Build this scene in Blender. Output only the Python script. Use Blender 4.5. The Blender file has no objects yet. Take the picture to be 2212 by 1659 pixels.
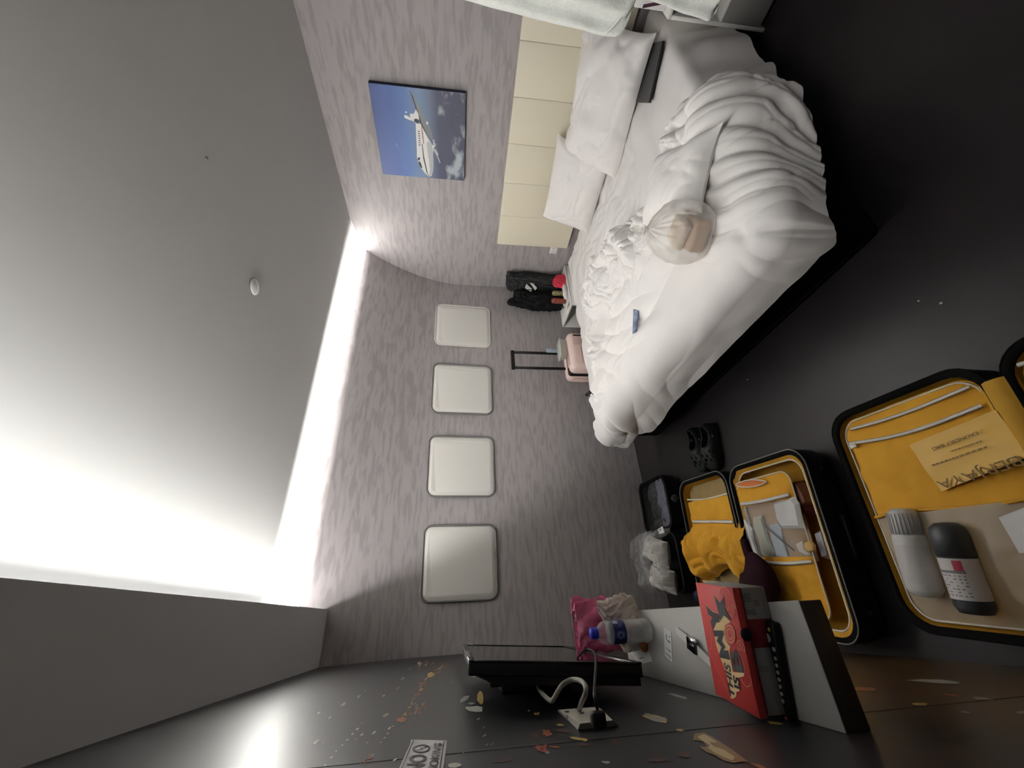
import bpy, bmesh, math, random
import numpy as np
from mathutils import Vector, Matrix

S = bpy.context.scene
COL = S.collection
PI = math.pi
random.seed(7)

# ------------------------------------------------------------------ camera
F = 870.88                                   # focal length in pixels of the 2212 px wide frame
YAW, PITCH, ROLL = math.radians(30.403), math.radians(7.417), math.radians(-0.978)
EYE = Vector((0, 0, 1.5))
_w = Vector((math.sin(YAW) * math.cos(PITCH), math.cos(YAW) * math.cos(PITCH), -math.sin(PITCH)))
_r = Vector((math.cos(YAW), -math.sin(YAW), 0))
_d = _w.cross(_r)
_c, _s = math.cos(ROLL), math.sin(ROLL)
_r, _d = _c * _r + _s * _d, -_s * _r + _c * _d      # the photo was taken with the phone on its side
cam = bpy.data.objects.new('camera', bpy.data.cameras.new('camera'))
COL.objects.link(cam)
cam.data.sensor_width = 36
cam.data.lens = F / 2212 * 36
cam.data.clip_start = 0.02
m = Matrix((_d, _r, -_w)).transposed().to_4x4()
m.translation = EYE
cam.matrix_world = m
S.camera = cam

# ------------------------------------------------------------------ world, lights, exposure
W = bpy.data.worlds.new('world'); S.world = W; W.use_nodes = True
W.node_tree.nodes['Background'].inputs[0].default_value = (0.02, 0.02, 0.02, 1)
W.node_tree.nodes['Background'].inputs[1].default_value = 1.0
S.view_settings.view_transform = 'Standard'
S.view_settings.look = 'None'
S.view_settings.gamma = 1
S.view_settings.use_curve_mapping = False
S.view_settings.exposure = 0.24
E_WIN, E_TV = 235.0, 30.0                     # the two LED strips of the coves, watts


def area(name, loc, sx, sy, aim, power, col=(1, .985, .955)):
    l = bpy.data.lights.new(name, 'AREA'); l.shape = 'RECTANGLE'; l.size = sx; l.size_y = sy
    l.energy = power; l.color = col
    o = bpy.data.objects.new(name, l); COL.objects.link(o); o.location = loc; a = Vector(aim).normalized(); u = Vector((0, 1, 0)) if abs(aim[1]) < 1e-6 else Vector((1, 0, 0))
    o.rotation_euler = Matrix((u, (-a).cross(u), -a)).transposed().to_euler()
    return o


area('cove_light', (1.40, 2.815, 2.350), 3.05, 0.014, (0, -.45, 1), E_WIN)
area('cove_light', (.080, 1.16, 2.304), 2.92, 0.014, (1, 0, -.50), E_TV)


# ------------------------------------------------------------------ helpers
def px(x, y, axis, val):
    """where the sight line of photo pixel (x, y) meets the plane axis = val"""
    v = (1659 - y - 829.5) * _r + (x - 1106) * _d + F * _w
    t = (val - EYE[axis]) / v[axis]
    return EYE + v * t


def lin(r, g, b):
    f = lambda c: (c / 255 / 12.92) if c / 255 <= .04045 else ((c / 255 + .055) / 1.055) ** 2.4
    return (f(r), f(g), f(b), 1)


def mat(name, col, rough=.6, metal=0, spec=.5, bump=None, mottle=None, coat=0, alpha=1, trans=0, sheen=0, ior=1.45, emit=None):
    """bump = (scale, strength, distance); mottle = (scale, second colour, contrast)"""
    m = bpy.data.materials.new(name); m.use_nodes = True
    nt = m.node_tree; b = nt.nodes['Principled BSDF']
    col = tuple(col) + ((1,) if len(col) == 3 else ())
    b.inputs['Base Color'].default_value = col
    b.inputs['Roughness'].default_value = rough
    b.inputs['Metallic'].default_value = metal
    b.inputs['Specular IOR Level'].default_value = spec
    b.inputs['Coat Weight'].default_value = coat
    b.inputs['Alpha'].default_value = alpha
    b.inputs['Transmission Weight'].default_value = trans
    b.inputs['IOR'].default_value = ior
    b.inputs['Sheen Weight'].default_value = sheen
    if emit:
        b.inputs['Emission Color'].default_value = tuple(emit[:3]) + (1,)
        b.inputs['Emission Strength'].default_value = emit[3]
    tc = nt.nodes.new('ShaderNodeTexCoord')
    if mottle:
        n = nt.nodes.new('ShaderNodeTexNoise'); n.inputs['Scale'].default_value = mottle[0]; n.inputs['Detail'].default_value = 5
        nt.links.new(tc.outputs['Object'], n.inputs['Vector'])
        r = nt.nodes.new('ShaderNodeValToRGB')
        c = mottle[2] if len(mottle) > 2 else .2
        r.color_ramp.elements[0].position = .5 - c; r.color_ramp.elements[1].position = .5 + c
        r.color_ramp.elements[0].color = col
        r.color_ramp.elements[1].color = tuple(mottle[1][:3]) + (1,)
        nt.links.new(n.outputs['Fac'], r.inputs['Fac']); nt.links.new(r.outputs['Color'], b.inputs['Base Color'])
    if bump:
        n = nt.nodes.new('ShaderNodeTexNoise'); n.inputs['Scale'].default_value = bump[0]; n.inputs['Detail'].default_value = 4
        nt.links.new(tc.outputs['Object'], n.inputs['Vector'])
        bn = nt.nodes.new('ShaderNodeBump'); bn.inputs['Strength'].default_value = bump[1]; bn.inputs['Distance'].default_value = bump[2]
        nt.links.new(n.outputs['Fac'], bn.inputs['Height']); nt.links.new(bn.outputs['Normal'], b.inputs['Normal'])
    return m


def film(name, col, opacity, rough=.25, gloss=.5):
    """thin see-through plastic: part clear, part scattering, a glossy skin"""
    m = bpy.data.materials.new(name); m.use_nodes = True
    nt = m.node_tree; nt.nodes.clear()
    out = nt.nodes.new('ShaderNodeOutputMaterial'); mix = nt.nodes.new('ShaderNodeMixShader')
    tr = nt.nodes.new('ShaderNodeBsdfTransparent'); b = nt.nodes.new('ShaderNodeBsdfPrincipled')
    tr.inputs[0].default_value = (1, 1, 1, 1)
    b.inputs['Base Color'].default_value = tuple(col[:3]) + (1,)
    b.inputs['Roughness'].default_value = rough; b.inputs['Specular IOR Level'].default_value = gloss
    fr = nt.nodes.new('ShaderNodeLayerWeight'); fr.inputs['Blend'].default_value = .35
    mp = nt.nodes.new('ShaderNodeMapRange')
    mp.inputs['From Min'].default_value = 0; mp.inputs['From Max'].default_value = 1
    mp.inputs['To Min'].default_value = opacity; mp.inputs['To Max'].default_value = min(1, opacity + .4)
    nt.links.new(fr.outputs['Facing'], mp.inputs['Value']); nt.links.new(mp.outputs['Result'], mix.inputs[0])
    nt.links.new(tr.outputs[0], mix.inputs[1]); nt.links.new(b.outputs[0], mix.inputs[2])
    nt.links.new(mix.outputs[0], out.inputs['Surface'])
    return m


class M:
    """collects verts and faces; one M becomes one mesh object"""

    def __init__(s):
        s.v = []; s.f = []; s.mi = []; s.sm = []

    def add(s, v, f, mi=0, smooth=False):
        o = len(s.v); s.v += [tuple(p) for p in v]
        s.f += [tuple(i + o for i in q) for q in f]
        s.mi += [mi] * len(f); s.sm += [smooth] * len(f)
        return s

    def box(s, x0, x1, y0, y1, z0, z1, r=0, seg=2, mx=None, mi=0, smooth=None):
        bm = bmesh.new(); bmesh.ops.create_cube(bm, size=1)
        for q in bm.verts:
            q.co = Vector(((x0 + x1) / 2 + q.co.x * (x1 - x0), (y0 + y1) / 2 + q.co.y * (y1 - y0), (z0 + z1) / 2 + q.co.z * (z1 - z0)))
        if r > 0:
            bmesh.ops.bevel(bm, geom=bm.edges[:], offset=r, segments=seg, profile=.5, affect='EDGES', clamp_overlap=True)
        if mx is not None: bm.transform(mx)
        bm.normal_update()
        s.add([q.co[:] for q in bm.verts], [[q.index for q in f.verts] for f in bm.faces], mi, (r > 0) if smooth is None else smooth)
        bm.free(); return s

    def grid(s, P, closed_u=False, closed_v=False, mi=0, smooth=True, flip=False):
        P = np.asarray(P, float); a, b = P.shape[:2]
        f = []
        for i in range(a if closed_u else a - 1):
            for j in range(b if closed_v else b - 1):
                q = (i * b + j, ((i + 1) % a) * b + j, ((i + 1) % a) * b + (j + 1) % b, i * b + (j + 1) % b)
                f.append(q[::-1] if flip else q)
        return s.add(P.reshape(-1, 3).tolist(), f, mi, smooth)

    def tube(s, pts, r, n=8, closed=False, mi=0, caps=True):
        pts = [Vector(p) for p in pts]; k = len(pts); rings = []
        rr = r if hasattr(r, '__len__') else [r] * k
        ref = None
        for i, p in enumerate(pts):
            a = pts[(i - 1) % k] if (closed or i) else p
            b = pts[(i + 1) % k] if (closed or i < k - 1) else p
            t = (b - a).normalized() if (b - a).length > 1e-9 else Vector((0, 0, 1))
            if ref is None:
                ref = t.orthogonal().normalized()
            ref = (ref - t * ref.dot(t))
            ref = ref.normalized() if ref.length > 1e-6 else t.orthogonal().normalized()
            bi = t.cross(ref)
            rings.append([p + (ref * math.cos(q) + bi * math.sin(q)) * rr[i] for q in np.linspace(0, 2 * PI, n, endpoint=False)])
        o = len(s.v)
        s.grid([[tuple(p) for p in g] for g in rings], closed_u=closed, closed_v=True, mi=mi)
        if caps and not closed:
            s.f += [tuple(o + i for i in range(n))[::-1], tuple(o + (k - 1) * n + i for i in range(n))]
            s.mi += [mi, mi]; s.sm += [False, False]
        return s

    def lathe(s, prof, origin=(0, 0, 0), axis=(0, 0, 1), n=28, mi=0):
        o = Vector(origin); ax = Vector(axis).normalized(); u = ax.orthogonal().normalized(); v = ax.cross(u)
        P = [[tuple(o + ax * h + (u * math.cos(t) + v * math.sin(t)) * max(r, 1e-5)) for t in np.linspace(0, 2 * PI, n, endpoint=False)] for r, h in prof]
        return s.grid(P, closed_v=True, mi=mi)

    def poly(s, pts, mi=0):
        return s.add(pts, [tuple(range(len(pts)))], mi)

    def prism(s, pts, off, mi=0):
        """polygon pts (3-D, planar) extruded by the vector off"""
        n = len(pts); off = Vector(off); p = [Vector(q) for q in pts]
        v = [tuple(q) for q in p] + [tuple(q + off) for q in p]
        f = [tuple(range(n))[::-1], tuple(range(n, 2 * n))] + [(i, (i + 1) % n, n + (i + 1) % n, n + i) for i in range(n)]
        return s.add(v, f, mi)


def obj(name, g, mats, parent=None, label=None, cat=None, group=None, kind=None):
    me = bpy.data.meshes.new(name)
    o = bpy.data.objects.new(name, me); COL.objects.link(o)
    v = g.v
    if parent is not None:
        off = parent['_o'] if '_o' in parent else (0, 0, 0)
        v = [(a - off[0], b - off[1], c - off[2]) for a, b, c in v]
        o.parent = parent
        o['_o'] = list(off)
    me.from_pydata(v, [], g.f)
    for q in (mats if isinstance(mats, (list, tuple)) else [mats]): me.materials.append(q)
    me.polygons.foreach_set('material_index', g.mi)
    me.polygons.foreach_set('use_smooth', g.sm)
    bm = bmesh.new(); bm.from_mesh(me); bmesh.ops.recalc_face_normals(bm, faces=bm.faces); bm.to_mesh(me); bm.free()
    me.update()
    if label: o['label'] = label
    if cat: o['category'] = cat
    if group: o['group'] = group
    if kind: o['kind'] = kind
    return o


def thing(name, loc, label, cat, group=None):
    o = bpy.data.objects.new(name, None); COL.objects.link(o); o.location = loc
    o.empty_display_size = .05
    o['label'] = label; o['category'] = cat; o['_o'] = list(loc)
    if group: o['group'] = group
    return o


def rrect(a0, a1, b0, b1, r, n=5):
    """outline of a rounded rectangle, counter-clockwise"""
    out = []
    for cx, cy, t0 in ((a1 - r, b1 - r, 0), (a0 + r, b1 - r, 90), (a0 + r, b0 + r, 180), (a1 - r, b0 + r, 270)):
        for i in range(n + 1):
            t = math.radians(t0 + 90 * i / n); out.append((cx + r * math.cos(t), cy + r * math.sin(t)))
    return out


# vectorised gradient noise for the cloth
_rng = np.random.RandomState(3)
_perm = np.concatenate([_rng.permutation(256)] * 3)
_ga = _rng.rand(256) * 2 * PI


def pn(x, y, seed=0):
    x = np.asarray(x, float) + seed * 17.37; y = np.asarray(y, float) + seed * 9.71
    xi = np.floor(x).astype(int); yi = np.floor(y).astype(int); xf = x - xi; yf = y - yi

    def g(ix, iy, dx, dy):
        a = _ga[_perm[(_perm[ix & 255] + (iy & 255))] & 255]
        return np.cos(a) * dx + np.sin(a) * dy
    u = xf ** 3 * (xf * (xf * 6 - 15) + 10); v = yf ** 3 * (yf * (yf * 6 - 15) + 10)
    n0 = g(xi, yi, xf, yf) * (1 - u) + g(xi + 1, yi, xf - 1, yf) * u
    n1 = g(xi, yi + 1, xf, yf - 1) * (1 - u) + g(xi + 1, yi + 1, xf - 1, yf - 1) * u
    return (n0 * (1 - v) + n1 * v) * 1.5


def folds(x, y, seed=0, warp=.5, sharp=1.0):
    """creases of cloth: ridged, warped noise in 0..1, crests rounded and valleys sharp"""
    wx = x + warp * pn(x * .8, y * .8, seed + 5); wy = y + warp * pn(x * .8, y * .8, seed + 9)
    return np.clip(np.abs(pn(wx, wy, seed)) * 1.7, 0, 1) ** sharp


def sst(a, b, x):
    t = np.clip((x - a) / (b - a), 0, 1); return t * t * (3 - 2 * t)


def text2d(s, bold=0.0, shear=0.0):
    cu = bpy.data.curves.new('lettering', 'FONT'); cu.body = s; cu.size = 1; cu.offset = bold; cu.shear = shear
    cu.resolution_u = 3
    o = bpy.data.objects.new('lettering', cu); COL.objects.link(o)
    dg = bpy.context.evaluated_depsgraph_get()
    me = bpy.data.meshes.new_from_object(o.evaluated_get(dg))
    v = np.array([q.co[:2] for q in me.vertices]); f = [tuple(p.vertices) for p in me.polygons]
    bpy.data.objects.remove(o); bpy.data.curves.remove(cu); bpy.data.meshes.remove(me)
    lo, hi = v.min(0), v.max(0)
    return (v - lo) / (hi - lo), f


def put_text(g, s, quad, mi=0, bold=0.0, shear=0.0):
    """flat lettering stretched into quad = bottom-left, bottom-right, top-right, top-left (3-D)"""
    v, f = text2d(s, bold, shear); a, b, c, d = [Vector(q) for q in quad]
    pts = [tuple(a * (1 - p) * (1 - q) + b * p * (1 - q) + c * p * q + d * (1 - p) * q) for p, q in v]
    return g.add(pts, f, mi)


# ------------------------------------------------------------------ materials
def wallpaper(name, along):
    m = bpy.data.materials.new(name); m.use_nodes = True; nt = m.node_tree; b = nt.nodes['Principled BSDF']
    tc = nt.nodes.new('ShaderNodeTexCoord'); mp = nt.nodes.new('ShaderNodeMapping')
    sc = (6.5, 6.5, 42)
    mp.inputs['Scale'].default_value = sc
    nt.links.new(tc.outputs['Object'], mp.inputs['Vector'])
    n = nt.nodes.new('ShaderNodeTexNoise'); n.inputs['Scale'].default_value = 1.0; n.inputs['Detail'].default_value = 2.5
    n.inputs['Roughness'].default_value = .45; n.inputs['Distortion'].default_value = .35
    nt.links.new(mp.outputs[0], n.inputs['Vector'])
    r = nt.nodes.new('ShaderNodeValToRGB')
    r.color_ramp.elements[0].position = .38; r.color_ramp.elements[0].color = (.280, .258, .261, 1)
    r.color_ramp.elements[1].position = .54; r.color_ramp.elements[1].color = (.352, .322, .325, 1)
    nt.links.new(n.outputs['Fac'], r.inputs['Fac']); nt.links.new(r.outputs[0], b.inputs['Base Color'])
    b.inputs['Roughness'].default_value = .62; b.inputs['Specular IOR Level'].default_value = .3
    bp = nt.nodes.new('ShaderNodeBump'); bp.inputs['Strength'].default_value = .12; bp.inputs['Distance'].default_value = .002
    nt.links.new(n.outputs['Fac'], bp.inputs['Height']); nt.links.new(bp.outputs[0], b.inputs['Normal'])
    return m


WALLP = wallpaper('wallpaper', True)
WALLP2 = wallpaper('wallpaper_headboard_side', False)
CEIL = mat('ceiling_paint', (.51, .51, .50), .9, spec=.1, bump=(60, .05, .002))
SOFF = mat('soffit_paint', (.60, .61, .635), .85, spec=.15)
PLAIN = mat('plain_paint', (.22, .215, .215), .8)
FLOOR = mat('charcoal_vinyl', lin(36, 34, 35), .42, spec=.3, mottle=(2.2, lin(46, 40, 43), .22), bump=(9, .08, .004))
PLASTIC_W = mat('white_plastic', (.72, .71, .67), .4)
FROST = mat('frosted_panel', (.68, .66, .62), .45, bump=(220, .05, .0005))
GASK = mat('grey_gasket', (.16, .155, .15), .6)
CREAM = mat('cream_leatherette', (.69, .638, .505), .42, spec=.4, bump=(180, .12, .0008))
LINEN = mat('white_cotton', (.80, .775, .755), .85, spec=.12, sheen=.15, bump=(260, .06, .0006))
LINEN2 = mat('white_cotton_sheet', (.77, .745, .73), .88, spec=.1, bump=(260, .06, .0006))
BLACK = mat('black_fabric', (.006, .006, .0065), .75, spec=.2)
BLACKP = mat('black_plastic', (.007, .007, .0075), .5, spec=.3)
BLACKG = mat('black_gloss', (.008, .008, .009), .12, spec=.6)
SHELL = mat('black_suitcase_shell', (.007, .007, .008), .42, bump=(30, .05, .002))
YELLOW = mat('yellow_lining', lin(230, 172, 50), .72, spec=.25, mottle=(7, lin(212, 152, 40), .25), bump=(240, .2, .0009), sheen=.1)
YELLOW2 = mat('yellow_lining_dull', lin(206, 160, 58), .75, spec=.25, mottle=(8, lin(186, 136, 44), .3), bump=(240, .2, .0009))
ZIPW = mat('white_zip_tape', (.86, .82, .75), .7, bump=(300, .3, .0008))
ZIPG = mat('grey_zip_tape', (.20, .19, .17), .6)
RIMB = mat('black_rim_tape', (.006, .006, .006), .9, spec=.06)
MESHW = film('clear_mesh_window', (.74, .62, .45), .52, .35)
SHELFT = mat('grey_laminate', (.47, .46, .44), .42, spec=.4, bump=(350, .04, .0004))
SHELFE = mat('dark_edge', lin(58, 50, 44), .6)
GREYP = mat('grey_panel', (.20, .195, .185), .6)
PAPER = mat('white_paper', (.78, .77, .76), .7)
INK = mat('black_ink', (.012, .011, .014), .6)
GREYINK = mat('grey_ink', (.18, .18, .19), .7)
RED = mat('red_card', lin(196, 62, 58), .55, bump=(90, .05, .0005))
DRED = mat('dark_red_card', lin(120, 22, 30), .6)
KRAFT = mat('grey_card', (.30, .285, .275), .75, bump=(120, .08, .0005))
INKCREAM = mat('cream_ink', lin(236, 204, 150), .6)
TOWEL = mat('terry_towel', (.88, .90, .85), .95, spec=.05, sheen=.3, bump=(330, .9, .004), mottle=(40, (.80, .82, .77), .3))
PINKS = mat('pink_suitcase_shell', (.72, .555, .51), .45)
MAROON = mat('maroon_fabric', lin(38, 14, 22), .85, spec=.15)
CHAR = mat('charcoal_cloth', (.035, .035, .036), .85, spec=.15, bump=(60, .3, .004))
CLOG = mat('dark_foam', (.017, .021, .019), .55, spec=.35)
CLEARP = film('clear_plastic', (.80, .82, .82), .10, .08, .8)
BAGW = film('milky_bag_film', (.86, .83, .78), .30, .28, .6)
BAGP = film('pink_bag_film', lin(222, 92, 140), .62, .22, .7)
BAGT = film('cream_bag_film', lin(252, 240, 228), .66, .3, .5)

# ------------------------------------------------------------------ the setting
XL, XR, YF, YB, ZC = -0.18, 2.985, 3.093, -1.35, 2.44


def yw(z):
    return YF - .39 * max(0, (z - 1.45) / .92) ** 2


def struct(name, g, m, parent=None, label=None, kind='structure'):
    return obj(name, g, m, parent, label=label, kind=kind)


struct('floor', M().box(XL - .1, XR + .1, YB - .1, YF + .15, -.08, 0), FLOOR)
struct('ceiling', M().box(XL - .1, XR + .1, YB - .1, 2.90, ZC, ZC + .08), CEIL)
wl = struct('wall_left', M().box(XL - .1, XL, YB, YF + .12, 0, ZC), None)
struct('wall_right', M().box(XR, XR + .1, YB, YF + .12, 0, ZC), WALLP2)
struct('wall_back', M().box(XL, XR, YB - .1, YB, 0, ZC), PLAIN)
g = M()
zs = list(np.linspace(0, 1.45, 4)) + list(np.linspace(1.5, 2.37, 22))
g.grid([[(x, yw(z), z) for z in zs] + [(x, yw(2.37) + .016, 2.372)] + [(x, yw(z) + .016, z) for z in zs[::-1]] for x in np.linspace(XL, XR, 9)], smooth=True)
wf = struct('wall_front', g, WALLP)
# the cove above the curved wall: back board and floor, then the flat soffit over the mural wall
struct('trim_1', M().box(XL, XR, 2.87, 2.90, 2.29, ZC).box(XL, XR, yw(2.29) + .02, 2.90, 2.275, 2.29), CEIL)
struct('trim_2', M().box(XL, .10, YB, 2.90, 2.24, 2.262), SOFF)
struct('trim_3', M().box(XL, XR, yw(.0) - .006, yw(0), 0, .004), mat('floor_joint', (.03, .03, .03), .7))

# windows: frosted panels in rubber gaskets on the curved wall
for k in range(4):
    x0 = .122 + .695 * k; x1 = x0 + .478; z0, z1 = 1.222, 1.728
    out = rrect(x0, x1, z0, z1, .055, 6); inn = rrect(x0 + .03, x1 - .03, z0 + .03, z1 - .03, .035, 6); mid = rrect(x0 + .012, x1 - .012, z0 + .012, z1 - .012, .046, 6)
    g = M()
    P = [[(a, yw(b) - .001, b) for a, b in out], [(a, yw(b) - .007, b) for a, b in mid], [(a, yw(b) - .011, b) for a, b in inn]]
    g.grid(P, closed_v=True)
    rows = 7
    ins = []
    for i in range(rows + 1):
        t = i / rows
        ins.append([(x0 + .03 + .035 * 0 + (x1 - x0 - .06) * s, yw(z0 + .03 + (z1 - z0 - .06) * t) - .011, z0 + .03 + (z1 - z0 - .06) * t) for s in (0.06, .5, .94)])
    g.add([(a, yw(b) - .011, b) for a, b in inn], [tuple(range(len(inn)))])
    w = struct('window_%d' % (k + 1), g, FROST)
    rg = M()
    rg.tube([(a, yw(b) - .004, b) for a, b in rrect(x0 - .004, x1 + .004, z0 - .004, z1 + .004, .058, 8)], .0075 if k < 3 else .004, 8, closed=True)
    struct('gasket', rg, GASK if k < 3 else PLASTIC_W, w, kind=None)


# mural of a night city from the air on the left wall
def mural():
    m = bpy.data.materials.new('night_mural'); m.use_nodes = True; nt = m.node_tree; b = nt.nodes['Principled BSDF']
    tc = nt.nodes.new('ShaderNodeTexCoord'); sp = nt.nodes.new('ShaderNodeSeparateXYZ')
    nt.links.new(tc.outputs['Object'], sp.inputs[0])
    n = nt.nodes.new('ShaderNodeTexNoise'); n.inputs['Scale'].default_value = 2.1; n.inputs['Detail'].default_value = 5
    nt.links.new(tc.outputs['Object'], n.inputs['Vector'])
    mr = nt.nodes.new('ShaderNodeMapRange'); mr.inputs['From Min'].default_value = .15; mr.inputs['From Max'].default_value = 1.25
    mr.inputs['To Min'].default_value = .62; mr.inputs['To Max'].default_value = -.15
    nt.links.new(sp.outputs[2], mr.inputs['Value'])
    ad = nt.nodes.new('ShaderNodeMath'); ad.operation = 'ADD'
    nt.links.new(n.outputs['Fac'], ad.inputs[0]); nt.links.new(mr.outputs[0], ad.inputs[1])
    r = nt.nodes.new('ShaderNodeValToRGB'); e = r.color_ramp.elements
    e[0].position = .45; e[0].color = (.013, .013, .015, 1); e[1].position = 1.0; e[1].color = (.070, .036, .013, 1)
    q = e.new(.72); q.color = (.016, .009, .010, 1)
    nt.links.new(ad.outputs[0], r.inputs[0]); nt.links.new(r.outputs[0], b.inputs['Base Color'])
    b.inputs['Roughness'].default_value = .38; b.inputs['Specular IOR Level'].default_value = .5
    return m


wl.data.materials.clear(); wl.data.materials.append(mural())
LC = [mat('print_white', lin(190, 190, 178), .4), mat('print_yellow', lin(196, 168, 96), .4), mat('print_orange', lin(150, 92, 58), .4),
      mat('print_brown', lin(84, 52, 40), .4), mat('print_pale', lin(150, 150, 140), .4), mat('print_red', lin(150, 70, 58), .4), mat('print_cream', lin(196, 178, 136), .4), mat('print_tan', lin(140, 112, 74), .4)]
g = M()


def speck(x, y, w, h, mi, ang=-35, jit=.3, n=9, lift=.0008):
    a = math.radians(ang); pts = []
    for i in range(n):
        t = 2 * PI * i / n; k = 1 + random.uniform(-jit, jit)
        u, v = math.cos(t) * w / 2 * k, math.sin(t) * h / 2 * k
        pts.append(tuple(px(x + u * math.cos(a) - v * math.sin(a), min(y + u * math.sin(a) + v * math.cos(a), 1900), 0, XL + lift)))
    g.poly(pts, mi)


A = lambda x, y: (600 + x / 2.968, 1100 + y / 2.968)
for x, y, w, mi in [(905, 985, 9, 0), (850, 1025, 6, 4), (800, 1085, 10, 4), (770, 1145, 11, 2), (520, 1200, 10, 4), (420, 1250, 13, 4), (265, 1305, 9, 4), (335, 1335, 8, 4), (690, 1320, 15, 4),
                    (680, 1195, 8, 1), (715, 1405, 9, 0), (740, 1390, 6, 0), (705, 1437, 6, 0), (685, 1465, 6, 0), (660, 1495, 6, 0), (615, 1435, 11, 0), (540, 1445, 9, 0), (510, 1410, 8, 0),
                    (480, 1440, 7, 0), (445, 1478, 6, 0), (415, 1512, 5, 0), (375, 1550, 5, 0), (345, 1590, 6, 0), (305, 1640, 6, 0), (290, 1497, 9, 0), (250, 1490, 16, 0), (750, 1607, 12, 0),
                    (575, 1495, 6, 4), (560, 1165, 5, 4), (540, 1370, 5, 4), (500, 1475, 5, 4), (1200, 1215, 22, 4), (1285, 1345, 9, 0), (1320, 1400, 7, 4), (1325, 1450, 10, 4), (1340, 1510, 9, 4), (1375, 1503, 8, 4),
                    (1665, 1310, 10, 1), (1720, 1430, 18, 2), (1700, 1530, 20, 5), (1725, 1560, 9, 0), (1630, 1440, 18, 3), (1190, 1560, 5, 4), (1120, 1110, 4, 4), (1265, 1068, 12, 1), (905, 1010, 6, 2)]:
    X_, Y_ = A(x, y); speck(X_, Y_, w, w * .38, mi)
for (x0, y0), (x1, y1), nn in [((1075, 995), (985, 1060), 16), ((985, 1060), (925, 1120), 14), ((925, 1120), (905, 1180), 8), ((905, 1180), (855, 1250), 12), ((855, 1250), (795, 1355), 16),
                               ((960, 1225), (900, 1290), 10), ((900, 1290), (800, 1345), 12), ((610, 1565), (530, 1650), 12), ((1000, 1000), (905, 990), 6)]:
    for i in range(nn):
        t = random.random(); X_, Y_ = A(x0 + (x1 - x0) * t + random.gauss(0, 11), y0 + (y1 - y0) * t + random.gauss(0, 8))
        speck(X_, Y_, random.uniform(4, 12), random.uniform(1.5, 3.6), random.choice([1, 2, 2, 2, 3, 3, 4]))
for x, y, w, h, mi, an in [(1300, 1205, 12, 32, 1, 0), (1262, 1278, 34, 12, 0, 5), (1240, 1245, 14, 5, 4, 0), (800, 1350, 24, 8, 2, -5), (980, 1060, 16, 9, 1, -40), (1440, 1612, 46, 5, 3, -8), (1130, 1640, 34, 12, 0, 0)]:
    X_, Y_ = A(x, y); speck(X_, Y_, w, h, mi, an)
B = lambda x, y: (1000 + x / 4.056, 1250 + y / 4.056)
for x, y, w, h, mi, an in [(650, 1185, 13, 5, 1, 8), (575, 1155, 7, 3, 4, 0), (855, 1281, 16, 5, 1, 5), (735, 1350, 20, 14, 2, 20), (880, 1335, 26, 9, 3, 8), (1000, 1400, 30, 5, 1, 8), (1060, 1410, 15, 6, 1, 5),
                           (690, 1490, 26, 12, 5, 25), (740, 1522, 9, 5, 0, 0), (810, 1475, 26, 5, 2, 8), (1250, 1606, 17, 6, 0, 3), (1690, 1222, 50, 12, 1, 14), (1640, 1200, 26, 8, 4, 22), (1750, 1232, 20, 8, 4, 5),
                           (1890, 1030, 36, 6, 4, 16), (1520, 1110, 16, 4, 3, 5), (1500, 1172, 16, 4, 3, 5), (1905, 1326, 16, 5, 1, 3), (1060, 1455, 22, 7, 3, 5), (640, 1380, 16, 12, 3, 20), (1350, 1430, 26, 12, 3, 10), (1690, 1590, 40, 7, 3, 0), (1940, 1545, 26, 12, 3, 8)]:
    X_, Y_ = B(x, y); speck(X_, Y_, w, h, mi, an)
K = lambda x, y: (1400 + x / 3.95, 1240 + y / 3.95)
for pts, mi, lf in [([(380, 1415), (400, 1362), (470, 1350), (560, 1395), (640, 1450), (720, 1500), (800, 1560), (860, 1602), (800, 1600), (730, 1612), (640, 1590), (570, 1545), (500, 1520), (440, 1475), (500, 1470), (470, 1425)], 7, .0009),
                    ([(420, 1385), (480, 1365), (560, 1415), (590, 1440), (520, 1432), (560, 1470), (650, 1500), (740, 1560), (720, 1590), (640, 1560), (560, 1520), (510, 1480), (530, 1460), (450, 1415)], 6, .0012),
                    ([(0, 1185), (60, 1215), (150, 1225), (160, 1250), (80, 1262), (20, 1245)], 4, .0009), ([(240, 1320), (300, 1330), (290, 1342), (250, 1340)], 1, .0009),
                    ([(1010, 1250), (1080, 1258), (1160, 1278), (1120, 1286), (1040, 1278)], 1, .0009), ([(860, 1610), (940, 1620), (1010, 1652), (950, 1655)], 2, .0009)]:
    g.poly([tuple(px(*K(x, y), 0, XL + lf)) for x, y in pts], mi)
J = lambda x, y: (1780 + x / 2.518, 1000 + y / 2.518)
for x, y, w, h, mi, an in [(610, 1187, 120, 7, 4, 3), (215, 1228, 55, 8, 2, 4), (520, 1311, 36, 7, 1, 3), (770, 1355, 28, 5, 4, 5), (860, 1281, 46, 5, 4, 6), (690, 1262, 40, 5, 2, 8), (1075, 1356, 24, 6, 4, 2), (330, 1200, 70, 5, 3, 6), (560, 1235, 34, 5, 3, 0), (300, 1215, 90, 5, 3, 10)]:
    X_, Y_ = J(x, y); speck(X_, Y_, w, h, mi, an)
obj('city_lights', g, LC, wl, kind='stuff')
g = M()
g.box(XL, XL + .0006, .848, .850, .0, 2.24)
obj('wallpaper_seam', g, INK, wl)

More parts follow.
